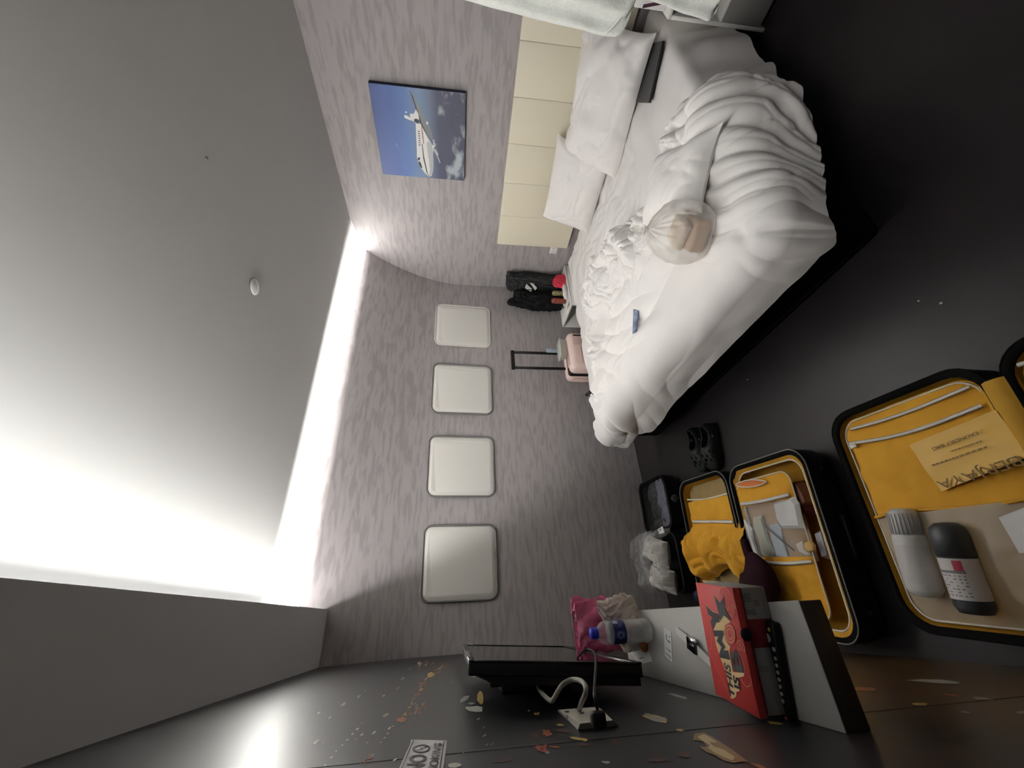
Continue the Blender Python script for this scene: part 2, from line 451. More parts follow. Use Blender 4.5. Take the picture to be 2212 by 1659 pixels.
# ------------------------------------------------------------------ bed
bed = thing('bed', (2.0, 1.73, 0), 'wide bed with black base under rumpled white bedding', 'bed')
obj('base', M().box(1.13, 2.935, .80, 2.68, 0, .27, .03, 3), BLACK, bed)
obj('mattress', M().box(1.085, 2.935, .775, 2.695, .27, .455, .05, 4), LINEN2, bed)
BR = (1.075, 2.94, .765, 2.705)


def drape(px_, py_, top, r=.06, flare=.12):
    x0, x1, y0, y1 = BR
    qx = np.clip(px_, x0 + r, x1); qy = np.clip(py_, y0 + r, y1 - r)
    dx, dy = px_ - qx, py_ - qy; d = np.hypot(dx, dy) + 1e-9
    nx, ny = dx / d, dy / d; arc = r * PI / 2
    a = np.minimum(d / r, PI / 2)
    over = np.maximum(d - arc, 0)
    out = r * np.sin(a) + over * flare; down = r * (1 - np.cos(a)) + over * math.sqrt(1 - flare ** 2)
    P = np.stack([qx + nx * out, qy + ny * out, top - down], -1)
    N = np.stack([nx * np.sin(a), ny * np.sin(a), np.cos(a)], -1)
    return P, N, d


def plan(ovx0, xe, ovy0, ovy1, nx, ny):
    """plan grid: foot overhang ovx0 to the edge xe(y), overhangs ovy0, ovy1 at the sides, corners rounded"""
    x0, x1, y0, y1 = BR
    t = np.linspace(0, 1, nx)[None, :]; s = np.linspace(0, 1, ny)[:, None]
    y = y0 - ovy0 + (y1 - y0 + ovy0 + ovy1) * s + 0 * t
    x = x0 - ovx0 + (xe(y) - x0 + ovx0) * t
    if ovx0 > 0:
        for yy, sg, ov in ((y0, -1, ovy0), (y1, 1, ovy1)):
            dx = np.maximum(x0 - x, 0); dy = np.maximum(sg * (y - yy), 0)
            a, b = dx / ovx0, dy / max(ov, 1e-6); hyp = np.hypot(a, b); k = np.where((a > 0) & (b > 0), np.maximum(a, b) / np.maximum(hyp, 1e-9), 1)
            x = np.where((a > 0) & (b > 0), x0 - dx * k, x); y = np.where((a > 0) & (b > 0), yy + sg * dy * k, y)
    return x, y


# fitted and flat sheet over the mattress
x, y = plan(0, lambda q: 2.93 + 0 * q, .31, .10, 150, 190)
y = np.where(y < BR[2], BR[2] - (BR[2] - y) * (.25 + .75 * sst(1.3, 1.75, x)), y)
P, N, d = drape(x, y, .472, .05, .22)
h = .007 * pn(x * 5, y * 5, 2) + .020 * folds(x * 2.2 + y * 1.2, y * 4.5, 3, .8, .8) * sst(.85, 1.1, y)
h += .020 * folds(x * 6, y * 4.5, 8, .8, .7) * sst(1.2, 1.6, y) * (1 - sst(2.3, 2.6, y)) * sst(1.7, 2.0, x) * (1 - sst(2.55, 2.75, x))
drp = sst(.05, .2, d) * (y < 1.2)
h += drp * (.03 * pn(x * 3.2, y * .8, 6) + .02 * folds(x * 4.5 + y, y * 1.2, 4, .5))
P = P + N * h[..., None]
obj('bed_sheet', M().grid(P), LINEN2, label='white flat sheet stretched over the mattress, hanging loose along its near side', cat='sheet')

# duvet
EY = [.42, .60, .78, .93, 1.05, 1.20, 1.33, 1.47, 1.63, 1.80, 1.93, 2.05, 2.16, 2.27, 2.40, 2.55, 2.75, 2.95]
EX = [1.80, 1.86, 1.94, 1.99, 1.95, 1.90, 1.88, 1.96, 2.06, 2.08, 2.05, 1.92, 1.74, 1.58, 1.44, 1.32, 1.22, 1.17]


def duvet_edge(q):
    return np.interp(q, EY, EX) + .035 * pn(q * 6, q * 0 + 3.3, 4) + .02 * pn(q * 17, q * 0 + 8.1, 5)


x, y = plan(.175, duvet_edge, .22, .10, 400, 520)
y = np.where(y < BR[2], BR[2] - (BR[2] - y) * (.52 + .48 * sst(1.0, 1.5, x)), y)      # hem rises towards the foot corner
P, N, d = drape(x, y, .478, .075, .10)
e = duvet_edge(y) - x                                   # distance to the crumpled edge
ty = y + .25 * pn(x * 1.1, y * 1.1, 21)
wv = lambda ph, k=.85: np.abs(np.sin(PI * ph)) ** k              # round crests, sharp valleys
flat = 1 - .86 * sst(2.06, 2.40, y) * sst(1.20, 1.45, x) - .82 * sst(2.22, 2.52, y) * (1 - sst(1.20, 1.45, x))                                # thin where it was pulled straight at the window side
h = .036 * sst(0, .045, e) ** .5
h += .034 * sst(.03, .14, e) * (1 - sst(.26, .55, e)) * (.4 + 1.0 * folds(y * 2.2, e * 2, 7))      # thick rolled part
near = 1 - sst(.14, .58, e)
cr = folds(y * 3.4 + .9 * pn(x * 3, y * 3, 31), x * 4.2 + 1.2 * pn(x * 2, y * 2, 33), 11, .8, .62)
cr2 = folds(y * 9 + x * 2, x * 8 - y * 2.5, 13, .9, .65)
cr3 = folds(y * 19 + x * 5, x * 15 - y * 4, 14, .9, .7)
gather = wv(y * 8.5 + 1.3 * pn(x * 3.5, y * 3.5, 35) + e * 1.5)
amp = sst(1.18, 1.45, y) * .72 + .30
h += near * sst(0, .03, e) * amp * (.092 * cr + .026 * cr2 + .007 * cr3 + .020 * gather * (1 - sst(.1, .4, e)))
# long soft folds over the middle
lf = wv((x + .22 * (y - 1.6)) / .23 + .9 * pn(x * 1.3, y * 1.1, 41), .8)
lf3 = wv((x - .55 * (y - 1.9)) / .15 + .9 * pn(x * 2.0, y * 1.6, 61), .9)
h += .022 * lf3 * (1 - near * .6) * sst(1.35, 1.7, y) * sst(1.06, 1.26, x)
h += .044 * lf * (1 - near) * sst(1.15, 1.55, y) * sst(1.02, 1.16, x)
lf2 = wv((x * .9 + .35 * y) / .085 + 1.4 * pn(x * 2.2, y * 1.7, 43), .9)
h += .009 * lf2 * sst(1.3, 1.8, y) * (.2 + .8 * sst(-.1, .25, pn(x * 2.5, y * 2.0, 44)))
h += .045 * folds(x * 3.6 + y * 2.0, y * 2.2, 19, .7, .6) * sst(1.9, 2.2, y) * sst(.02, .15, e)
# folds dragged across the near edge, slanting towards the foot as they fall
ph_ = (x - 1.15 * (y - .80)) / .135 + .85 * pn(x * 2.1, y * 2.1, 45)
ns_ = (1 - sst(.92, 1.16, y)) * sst(1.10, 1.28, x)
h += ns_ * (.027 * wv(ph_, .95) + .006 * wv(ph_ * 1.9 + .3, .9)) * (.55 + .6 * sst(-.2, .3, pn(x * 1.7, y * 1.3, 46)))
h += (1 - sst(.72, .86, y)) * .012 * (1 + pn(x * 2.4, y * .6, 47)) * sst(1.06, 1.2, x)
# the bunched near foot corner
cd = np.hypot(x - 1.10, y - .80)
an = np.arctan2(y - .88, x - 1.16)
h += .012 * (1 - sst(.08, .30, cd)) * wv(an * 1.6 + .6 * pn(x * 4, y * 4, 48)) * sst(.02, .12, d)
h -= .022 * np.exp(-((x - y - .295) ** 2) / .0004) * sst(.0, .05, 1.12 - x + .02) * (1 - sst(.05, .22, cd))
h -= .020 * np.exp(-((x - 1.150) ** 2 + (y - .865) ** 2) / .0007)
h = h * flat + .005 * pn(x * 9, y * 9, 51)
# a few long S-shaped folds towards the far foot corner
for off, amp_, wd, ya_, yb2 in ((.10, .030, .026, 1.45, 2.45), (.185, .034, .030, 1.60, 2.35), (.285, .026, .028, 1.55, 2.20), (.40, .020, .030, 1.70, 2.15)):
    dx_ = x - (1.075 + off + .055 * np.sin((y - 1.45) * 4.2 + off * 5) - .10 * (y - 1.9))
    h += amp_ * np.exp(-(dx_ / np.where(dx_ > 0, wd, wd * 2.2)) ** 2) * sst(ya_, ya_ + .3, y) * (1 - sst(yb2 - .25, yb2, y))
P = P + N * h[..., None]
P[..., 2] = np.maximum(P[..., 2], .075)
gd = M().grid(P)
duv = obj('duvet', gd, LINEN, label='crumpled white duvet pushed down to the foot of the bed', cat='duvet')


def cushion(w, hgt, th, seed, nx=70, ny=52, ear=.06, wr=1.0):
    """pillow in local u (width), v (height), thickness along n; returns two grids"""
    u = np.linspace(-1, 1, nx)[None, :] + 0 * np.zeros((ny, 1)); v = np.linspace(-1, 1, ny)[:, None] + 0 * u
    inset = 1 - ear * (1 - np.abs(v) ** 3); inset2 = 1 - ear * (1 - np.abs(u) ** 3)
    X = u * w / 2 * inset; Y = v * hgt / 2 * inset2
    prof = np.clip(1 - u ** 4, 0, 1) ** .6 * np.clip(1 - v ** 4, 0, 1) ** .6
    f1 = .012 * pn(X * 7, Y * 7, seed) + .022 * (folds(X * 5 + Y * 3, Y * 6 - X * 2, seed + 2, .9, .65) - .4) * wr + .006 * (folds(X * 15, Y * 13, seed + 7, .9, .7) - .4) * wr
    rim = sst(0, .25, prof)
    top = th * .62 * prof + f1 * rim; bot = -th * .38 * prof
    return np.stack([X, Y, top], -1), np.stack([X, Y, bot], -1)


def frame3(o, u, v):
    u = Vector(u).normalized(); v = Vector(v); v = (v - u * v.dot(u)).normalized(); n = u.cross(v)
    A_ = np.array([u[:], v[:], n[:]]); o = np.array(o)
    return lambda Q: np.asarray(Q) @ A_ + o


def pillow(name, o, u, v, w, hgt, th, seed, label, wr=1.0, mt=None):
    T = frame3(o, u, v); a, b = cushion(w, hgt, th, seed, wr=wr)
    return obj(name, M().grid(T(a)).grid(T(b), flip=True), mt or LINEN, label=label, cat='pillow')


# u from right to left along the headboard (-y -> +y reversed so that the normal looks out to the room)
pillow('pillow', (2.775, 1.80, .665), (0, -1, .03), (.52, .03, .88), .66, .42, .15, 61, 'plumper white pillow propped steeply against the headboard, farther from the towels', .6)
pillow('pillow', (2.735, 1.20, .640), (.10, -1, .06), (.74, .10, .66), .78, .46, .17, 71, 'white pillow slouched low beside the black laptop, nearer the hanging towels')

# folded-over lobe of the duvet by the takeaway bag, part of the duvet
T = frame3((1.60, .965, .575), (.62, .62, .06), (-.72, .68, .10)); a, b = cushion(.46, .33, .12, 83, ear=.14, wr=.35)
obj('folded_flap', M().grid(T(a)).grid(T(b), flip=True), LINEN, duv)

# headboard: six upholstered panels on a board
hb = thing('headboard', (2.96, 1.6, .53), 'cream leatherette headboard of upright padded panels fixed to the wall', 'headboard')
obj('backing_board', M().box(2.962, 2.984, .71, 2.50, .54, 1.17), CREAM, hb)
for k in range(6):
    y0 = .703 + .30 * k
    obj('panel', M().box(2.935, 2.964, y0 + .0004, y0 + .2996, .532, 1.182, .004, 2), CREAM, hb)

# picture on the headboard wall: flat print on a deep canvas
XP = 2.952
c0 = px(825, 376, 0, XP); c1 = px(797, 177, 0, XP); c2 = px(1010, 203, 0, XP); c3 = px(1000, 391, 0, XP)
ya, yb_ = (c0.y + c3.y) / 2, (c1.y + c2.y) / 2; za, zb = (c2.z + c3.z) / 2, (c0.z + c1.z) / 2
pic = thing('picture', (2.98, (ya + yb_) / 2, za), 'square canvas print of a white business jet in a blue sky', 'picture')
SKYM = bpy.data.materials.new('sky_print'); SKYM.use_nodes = True
nt = SKYM.node_tree; b = nt.nodes['Principled BSDF']; b.inputs['Roughness'].default_value = .5
tc = nt.nodes.new('ShaderNodeTexCoord'); sp = nt.nodes.new('ShaderNodeSeparateXYZ'); nt.links.new(tc.outputs['Object'], sp.inputs[0])
r = nt.nodes.new('ShaderNodeValToRGB'); el = r.color_ramp.elements
mr = nt.nodes.new('ShaderNodeMapRange'); mr.inputs['From Min'].default_value = 0; mr.inputs['From Max'].default_value = zb - za
nt.links.new(sp.outputs[2], mr.inputs[0]); nt.links.new(mr.outputs[0], r.inputs[0])
el[0].position = 0; el[0].color = lin(62, 66, 84); el[1].position = 1; el[1].color = lin(44, 66, 124)
for p_, c_ in ((.30, lin(58, 60, 82)), (.40, lin(92, 104, 130)), (.50, lin(104, 128, 158)), (.66, lin(72, 102, 156)), (.8, lin(52, 80, 142))):
    q = el.new(p_); q.color = c_
n = nt.nodes.new('ShaderNodeTexNoise'); n.inputs['Scale'].default_value = 7; n.inputs['Detail'].default_value = 6
mpn = nt.nodes.new('ShaderNodeMapping'); mpn.inputs['Scale'].default_value = (1, 1, 1.7); nt.links.new(tc.outputs['Object'], mpn.inputs[0]); nt.links.new(mpn.outputs[0], n.inputs['Vector'])
m1 = nt.nodes.new('ShaderNodeMapRange'); m1.inputs['From Min'].default_value = .08; m1.inputs['From Max'].default_value = .36; m1.inputs['To Min'].default_value = .04; m1.inputs['To Max'].default_value = -.14
nt.links.new(mr.outputs[0], m1.inputs[0])
ad = nt.nodes.new('ShaderNodeMath'); nt.links.new(n.outputs['Fac'], ad.inputs[0]); nt.links.new(m1.outputs[0], ad.inputs[1])
cr_ = nt.nodes.new('ShaderNodeValToRGB'); cr_.color_ramp.elements[0].position = .50; cr_.color_ramp.elements[1].position = .66
nt.links.new(ad.outputs[0], cr_.inputs[0])
mx = nt.nodes.new('ShaderNodeMixRGB'); nt.links.new(cr_.outputs[0], mx.inputs[0]); nt.links.new(r.outputs[0], mx.inputs[1]); mx.inputs[2].default_value = lin(164, 172, 178)
nt.links.new(mx.outputs[0], b.inputs['Base Color'])
obj('canvas', M().box(XP, 2.985, yb_, ya, za, zb, .003, 2), mat('canvas_edge', lin(34, 38, 62), .7), pic)
obj('print', M().box(XP - .0006, XP, yb_ + .002, ya - .002, za + .002, zb - .002), SKYM, pic)
Q = lambda x, y: (780 + x / 6.146, 150 + y / 6.146)
JET = [mat('jet_white', lin(226, 226, 222), .5), mat('jet_grey', lin(120, 124, 126), .5), mat('jet_dark', lin(30, 32, 38), .5), mat('jet_red', lin(150, 60, 66), .5), mat('jet_shade', lin(176, 180, 180), .5)]
g = M()


def jet(pts, mi, lift):
    g.poly([tuple(px(*Q(x, y), 0, XP - lift)) for x, y in pts], mi)


jet([(630, 250), (660, 300), (700, 400), (740, 540), (800, 690), (860, 820), (912, 920), (955, 930), (940, 830), (900, 740), (850, 640), (790, 520), (730, 400), (690, 320)], 1, .001)      # wing
jet([(640, 260), (690, 360), (740, 520), (800, 700), (870, 860), (905, 925), (885, 925), (830, 820), (780, 700), (735, 560), (680, 380)], 2, .0012)
jet([(728, 530), (760, 590), (770, 660), (735, 730), (700, 690), (640, 670), (590, 650), (570, 630), (575, 605), (610, 612), (655, 640), (645, 600), (660, 585), (700, 590)], 0, .0014)  # tail
jet([(725, 720), (790, 720), (830, 800), (900, 930), (945, 1000), (985, 1020), (960, 1050), (955, 1150), (962, 1260), (955, 1350), (935, 1415), (900, 1425), (850, 1380), (800, 1310), (760, 1230), (742, 1160), (737, 1000), (730, 860)], 0, .0016)  # hull
jet([(905, 950), (945, 1000), (955, 1100), (962, 1260), (950, 1370), (920, 1420), (905, 1420), (915, 1330), (900, 1200), (880, 1080), (870, 980)], 4, .0018)
jet([(765, 1165), (785, 1170), (778, 1205), (758, 1210), (750, 1185)], 2, .002)
jet([(763, 1225), (782, 1218), (800, 1260), (815, 1310), (795, 1305), (772, 1265)], 2, .002)
jet([(700, 665), (730, 650), (765, 670), (770, 700), (745, 716), (712, 700)], 2, .002)
for k in range(7):
    xx, yy = 768 + 1.6 * k, 822 + 30 * k
    jet([(xx - 14, yy - 6), (xx + 12, yy - 4), (xx + 14, yy + 8), (xx - 12, yy + 6)], 2, .002)
jet([(797, 725), (806, 727), (822, 860), (836, 985), (826, 985), (810, 860)], 3, .002)
jet([(806, 985), (815, 985), (835, 1150), (885, 1380), (905, 1420), (897, 1420), (868, 1365), (825, 1180)], 2, .002)
jet([(955, 1060), (985, 1050), (1010, 1090), (1028, 1130), (1020, 1145), (1055, 1240), (1045, 1245), (1005, 1150)], 4, .0016)    # far wing
jet([(950, 930), (985, 935), (970, 955), (1000, 1005), (960, 1020)], 4, .0019)
jet([(865, 690), (880, 690), (895, 725), (870, 735)], 0, .0019)
jet([(585, 560), (605, 555), (610, 575), (590, 580)], 0, .0014)
obj('aeroplane_print', g, JET, pic)

# socket on the headboard wall
so = thing('wall_socket', (2.98, 2.56, .64), 'white double socket low on the wall beside the headboard', 'socket')
sy, sz = px(1196, 540, 0, 2.975).y, px(1196, 540, 0, 2.975).z
obj('plate', M().box(2.974, 2.985, sy - .045, sy + .045, sz - .035, sz + .035, .004, 2), PLASTIC_W, so)
for dy in (-.018, .018):
    obj('socket_holes', M().box(2.9735, 2.975, sy + dy - .010, sy + dy - .006, sz - .012, sz - .004).box(2.9735, 2.975, sy + dy + .006, sy + dy + .010, sz - .012, sz - .004).box(2.9735, 2.975, sy + dy - .003, sy + dy + .003, sz + .004, sz + .014), GREYINK, so)

# ------------------------------------------------------------------ floating shelf on the mural wall and what lies on it
ZS = .90
sh = thing('wall_shelf', (-.09, 1.18, ZS - .045), 'grey laminate shelf board along the mural wall under the television', 'shelf')
g = M(); g.box(XL, .002, .742, 1.635, ZS - .003, ZS, .001, 1); obj('top_sheet', g, SHELFT, sh)
obj('core', M().box(XL, .001, .743, 1.634, ZS - .047, ZS - .003, .002, 1), SHELFE, sh)


def on(x, y, z=ZS, lift=0.0):
    p = px(x, y, 2, z); return (p.x, p.y, z + lift)


# television, tipped a little forward
tv = thing('television', (-.13, 1.48, 1.27), 'black flat television seen edge-on, mounted on the mural wall above the shelf', 'television')
TT = Matrix.Translation((-.104, 1.10, 1.065)) @ Matrix.Rotation(math.radians(4.0), 4, 'Y')
TW, TH = .74, .405
obj('casing', M().box(-.030, -.004, 0, TW, 0, TH, .004, 2, TT), BLACKP, tv)
g = M(); bk = [(-.028, .006), (-.046, .006), (-.046, TH - .065), (-.028, TH - .012)]
g.prism([TT @ Vector((a, .006, z)) for a, z in bk], TT.to_3x3() @ Vector((0, TW - .012, 0))); obj('rear_cover', g, BLACKP, tv)
obj('bezel', M().box(-.005, 0, 0, TW, 0, .020, .0015, 1, TT).box(-.005, 0, 0, TW, TH - .014, TH, .0015, 1, TT).box(-.005, 0, 0, .014, .018, TH - .012, .0015, 1, TT).box(-.005, 0, TW - .014, TW, .018, TH - .012, .0015, 1, TT), BLACKG, tv)
SCR = mat('screen_glass', (.012, .012, .013), .06, spec=.9)
obj('screen', M().box(-.006, -.0025, .013, TW - .013, .018, TH - .012, 0, 1, TT), SCR, tv)
obj('wall_bracket', M().box(XL, -.150, 1.38, 1.56, 1.17, 1.37, .004, 2).box(-.165, -.135, 1.40, 1.43, 1.10, 1.40, .003, 1).box(-.165, -.135, 1.51, 1.54, 1.10, 1.40, .003, 1), BLACKP, tv)

# double socket on the mural wall, plug and aerial lead
so = thing('wall_socket', (XL, .96, 1.25), 'cream double wall socket on the mural wall with a black plug in it', 'socket')
cs = [px(x, y, 0, XL + .012) for x, y in ((1207, 1533), (1289, 1527), (1324, 1556), (1253, 1563))]
co = [px(x, y, 0, XL) for x, y in ((1204, 1536), (1297, 1530), (1337, 1569), (1248, 1577))]
g = M(); v = [tuple(p) for p in co + cs]
g.add(v, [(4, 5, 6, 7), (0, 1, 5, 4), (1, 2, 6, 5), (2, 3, 7, 6), (3, 0, 4, 7)])
obj('face_plate', g, mat('cream_plastic', (.62, .58, .50), .45), so)
for x, y in ((1225, 1538), (1257, 1541)):
    obj('screw_cap', M().lathe([(.0045, 0), (.0045, .0015), (0, .0018)], px(x, y, 0, XL + .0122), (1, 0, 0), 10), GREYINK, so)
g = M(); a = px(1226, 1545, 0, XL + .0122); b = px(1224, 1553, 0, XL + .0110)
g.tube([a, b], .0012, 6); obj('seam', g, GREYINK, so)
pl = thing('power_plug', (XL + .02, .92, 1.22), 'black power plug with a thin cord looping up to the television', 'plug')
p = px(1292, 1545, 0, XL + .028)
g = M(); g.box(XL + .011, XL + .034, p.y - .009, p.y + .011, p.z - .012, p.z + .013, .005, 3); obj('body', g, BLACKP, pl)
g = M()
cp = [(1291, 1536, .030), (1288, 1520, .045), (1284, 1500, .058), (1285, 1470, .068), (1287, 1440, .080), (1286, 1415, .088), (1278, 1405, .092), (1265, 1404, .092), (1252, 1415, .088), (1243, 1432, .075), (1240, 1452, .060), (1241, 1468, .050), (1232, 1480, .040)]
def spline(pts, n=6):
    pts = [Vector(p) for p in pts]; out = []
    for i in range(len(pts) - 1):
        p0, p1, p2, p3 = pts[max(i - 1, 0)], pts[i], pts[i + 1], pts[min(i + 2, len(pts) - 1)]
        for k in range(n):
            t = k / n
            out.append(.5 * ((2 * p1) + (p2 - p0) * t + (2 * p0 - 5 * p1 + 4 * p2 - p3) * t * t + (3 * p1 - p0 - 3 * p2 + p3) * t ** 3))
    return out + [pts[-1]]


g.tube(spline([px(x, y, 0, XL + d) for x, y, d in cp]), .0028, 8); obj('cord', g, BLACKP, pl)
g = M(); g.tube(spline([px(x, y, 0, XL + d) for x, y, d in ((1251, 1534, .012), (1256, 1518, .035), (1264, 1500, .055), (1265, 1484, .066), (1258, 1473, .070), (1245, 1468, .070), (1230, 1470, .068), (1214, 1480, .062), (1203, 1497, .052), (1192, 1514, .040), (1178, 1505, .036), (1165, 1490, .034), (1160, 1478, .034))]), .0045, 8)
obj('aerial_cable', g, mat('grey_cable', (.26, .245, .21), .5), label='thick pale aerial cable arching from the wall socket behind the television', cat='cable')

# no smoking sign
sg = thing('no_smoking_sign', (XL, .85, 1.54), 'white NO SMOKING sticker with curling corners on the mural wall', 'sign')
V = lambda x, y, d: tuple(px(x, y, 0, XL + d))
tl, tr = Vector(V(888, 1604, .002)), Vector(V(965, 1606, .002)); bl, br = Vector(V(843, 1700, .002)), Vector(V(952, 1700, .002))


def sgn(u, v, d=.0):                        # u 0..1 along the reading direction (away from the window wall), v up
    a = bl * (1 - u) + tl * u; b = br * (1 - u) + tr * u
    p = b * (1 - v) + a * v; p.x += d + .004 * max(0, u - .93) / .07
    return tuple(p)


g = M(); g.grid([[sgn(u, v) for v in (0, .5, 1)] for u in np.linspace(0, 1, 16)], smooth=False); obj('sheet', g, mat('sticker_white', (.66, .65, .64), .5), sg)
g = M()
for v0, v1 in ((.055, .085), (.915, .945)):
    g.poly([sgn(0, v0, .0006), sgn(.985, v0, .0006), sgn(.985, v1, .0006), sgn(0, v1, .0006)])
q = lambda u0, u1, v0, v1: (sgn(u0, v0, .0007), sgn(u1, v0, .0007), sgn(u1, v1, .0007), sgn(u0, v1, .0007))
put_text(g, 'NO', q(.26, .66, .42, .86), bold=.03); put_text(g, 'SMOKING', q(.15, .955, .12, .33), bold=.015)
cu, cv = .82, .64
ring = []
for k in range(28):
    t = 2 * PI * k / 28
    ring.append((math.cos(t), math.sin(t)))
for k in range(28):
    (a, b), (c, d) = ring[k], ring[(k + 1) % 28]
    g.poly([sgn(cu + .115 * a, cv + .23 * b, .0007), sgn(cu + .115 * c, cv + .23 * d, .0007), sgn(cu + .088 * c, cv + .18 * d, .0007), sgn(cu + .088 * a, cv + .18 * b, .0007)])
for (a, b, c, d) in ((-.06, .12, .06, -.12), (-.05, -.05, .06, .06)):
    g.poly([sgn(cu + a - .010, cv + b, .0008), sgn(cu + a + .010, cv + b, .0008), sgn(cu + c + .010, cv + d, .0008), sgn(cu + c - .010, cv + d, .0008)])
obj('lettering', g, INK, sg)

# meal box
B0, B1, Q0, Q1, ZB, ZT = -.203, 0, 0, .131, ZS + .001, .972
BM = Matrix.Translation((.028, .811, 0)) @ Matrix.Rotation(math.radians(-8.4), 4, 'Z')


def turned(g):
    g.v = [tuple(BM @ Vector(p)) for p in g.v]; return g


bx = thing('meal_box', (-.06, .89, ZB), 'red and grey cardboard meal box lettered THIS IS MY BOX on the shelf', 'box')
g = M(); g.box(B0, B1, Q0 + .006, Q1, ZB, ZT - .004, .0015, 1); obj('tray', turned(g), KRAFT, bx)
g = M(); g.box(B0 - .001, B1 + .001, Q0 + .001, Q1 + .001, ZT - .003, ZT, .001, 1).box(B0 - .001, B1 + .001, Q0 + .001, Q0 + .004, ZT - .014, ZT - .002, .0008, 1); obj('lid', turned(g), RED, bx)
g = M(); g.box(-.100, -.054, Q0 + .0045, Q0 + .0062, ZB + .002, ZT - .010, .0005, 1); obj('tuck_flap', turned(g), DRED, bx)
g = M(); g.box(B0 + .002, B1, Q0 + .0046, Q0 + .0058, ZT - .020, ZT - .013, .0003, 1); obj('lid_edge', turned(g), DRED, bx)
g = M(); g.lathe([(0, -.001), (.011, -.001), (.011, .001), (0, .001)], (-.077, Q0 + .0008, ZT - .008), (0, 1, 0), 18); obj('thumb_hole', turned(g), INK, bx)
BXC = [(1504, 1264), (1583, 1256.5), (1644, 1541), (1547, 1506)]


def bp(cx, cy, lift):                        # crop pixel of the lid -> point on the lid
    P_ = px(1380 + cx / 5.353, 1250 + cy / 5.353, 2, ZT)
    return (P_.x, P_.y, ZT + lift)


g = M()
for pts, mi, lf in [
    # cream burst and outlines
    ([(900, 505), (985, 415), (1065, 500), (1000, 540), (990, 640), (1010, 720), (1060, 790), (1050, 830), (1090, 1080), (1225, 1090), (1215, 1130), (1150, 1145), (1165, 1300), (1130, 1310), (1130, 1360), (1090, 1390), (1065, 1380), (1050, 1250), (1010, 1080), (950, 930), (900, 780), (865, 600)], 1, .0006),
    # M
    ([(863, 598), (980, 600), (990, 640), (965, 720), (1010, 790), (985, 830), (1040, 830), (1062, 940), (945, 912), (935, 870), (960, 790), (905, 720), (925, 670), (875, 665)], 0, .0011),
    # Y
    ([(775, 300), (860, 385), (918, 405), (945, 500), (895, 510), (860, 580), (850, 570), (835, 490), (855, 450), (810, 410)], 0, .0011),
    # X
    ([(870, 195), (945, 275), (985, 215), (1000, 340), (1075, 490), (985, 420), (950, 490), (925, 380), (905, 310)], 0, .0012),
]:
    g.poly([bp(x, y, lf) for x, y in pts], mi)
oc = []
for k in range(24):
    t = 2 * PI * k / 24; oc.append((1060 + 66 * math.cos(t) + 10 * math.sin(t), 640 + 122 * math.sin(t) + 12 * math.cos(t)))
g.poly([bp(x, y, .0012) for x, y in oc], 2)
for s0, s1, mi in ((.86, .78, 1), (.55, .42, 3)):
    for k in range(24):
        (a, b), (c, d) = oc[k], oc[(k + 1) % 24]; f_ = lambda x, y, s_: bp(1060 + (x - 1060) * s_, 640 + (y - 640) * s_, .0016)
        g.poly([f_(a, b, s0), f_(c, d, s0), f_(c, d, s1), f_(a, b, s1)], mi)
put_text(g, 'B', (bp(1226, 1092, .0012), bp(1150, 815, .0012), bp(1052, 812, .0012), bp(1104, 1066, .0012)), 0, bold=.035)
put_text(g, 'THIS', (bp(1118, 1370, .0013), bp(1058, 985, .0013), bp(985, 965, .0013), bp(1062, 1360, .0013)), 0, bold=.03, shear=.2)
put_text(g, 'IS', (bp(1182, 1285, .0013), bp(1160, 1130, .0013), bp(1092, 1110, .0013), bp(1115, 1290, .0013)), 0, bold=.03, shear=.2)


def stroke(pts, w, mi, lf):
    P_ = [Vector(bp(x, y, lf)) for x, y in pts]
    for a, b in zip(P_[:-1], P_[1:]):
        t = (b - a).normalized(); n_ = Vector((-t.y, t.x, 0)) * w / 2
        g.poly([tuple(a - n_), tuple(b - n_), tuple(b + n_), tuple(a + n_)], mi)


for pts in ([(925, 215), (935, 150), (960, 98), (985, 90), (1020, 110), (1060, 165), (1095, 245), (1115, 300), (1120, 340), (1105, 345), (1085, 290), (1090, 370), (1110, 385), (1095, 440), (1065, 430), (1060, 340), (1045, 320), (1035, 370), (1010, 310), (1000, 340)],
            [(925, 215), (945, 200), (975, 185), (985, 215)], [(850, 575), (835, 600), (850, 790), (825, 820), (840, 890), (900, 1040), (945, 1100), (1000, 1230), (1065, 1380)],
            [(1225, 1090), (1220, 1000), (1185, 900), (1160, 860), (1145, 780), (1170, 830), (1190, 820), (1160, 740), (1200, 800), (1225, 850), (1230, 790), (1180, 720), (1150, 715), (1140, 760)],
            [(1185, 1160), (1220, 1220), (1260, 1255), (1295, 1235), (1305, 1180), (1290, 1125)], [(865, 190), (950, 275), (985, 210)], [(772, 292), (855, 378), (915, 400)]):
    stroke(pts, .0009, 4, .0009)
obj('printed_lettering', g, [INK, INKCREAM, mat('print_red_dot', lin(196, 70, 62), .55), mat('print_rose', lin(220, 150, 110), .6), mat('print_outline', lin(224, 160, 120), .6)], bx)
g = M(); fx = Q0 + .0055
for s, x0, x1, z0, z1 in (('Mr', -.047, -.037, .030, .052), ('.11s', -.033, -.021, .018, .030), ('g', -.138, -.128, .030, .050), ('m m', -.193, -.158, .012, .020), ('yoo.', -.025, -.009, .034, .052)):
    for q_ in range(4):                                            # faint printed squiggles, not readable in the photo
        xa = x0 + (x1 - x0) * q_ / 4; g.poly([(xa, fx, ZB + z0), (xa + (x1 - x0) / 9, fx, ZB + z0), (xa + (x1 - x0) / 5, fx, ZB + z1), (xa + (x1 - x0) / 12, fx, ZB + z1)])
g.box(-.047, -.013, fx - .0001, fx + .0002, ZB + .009, ZB + .0095)
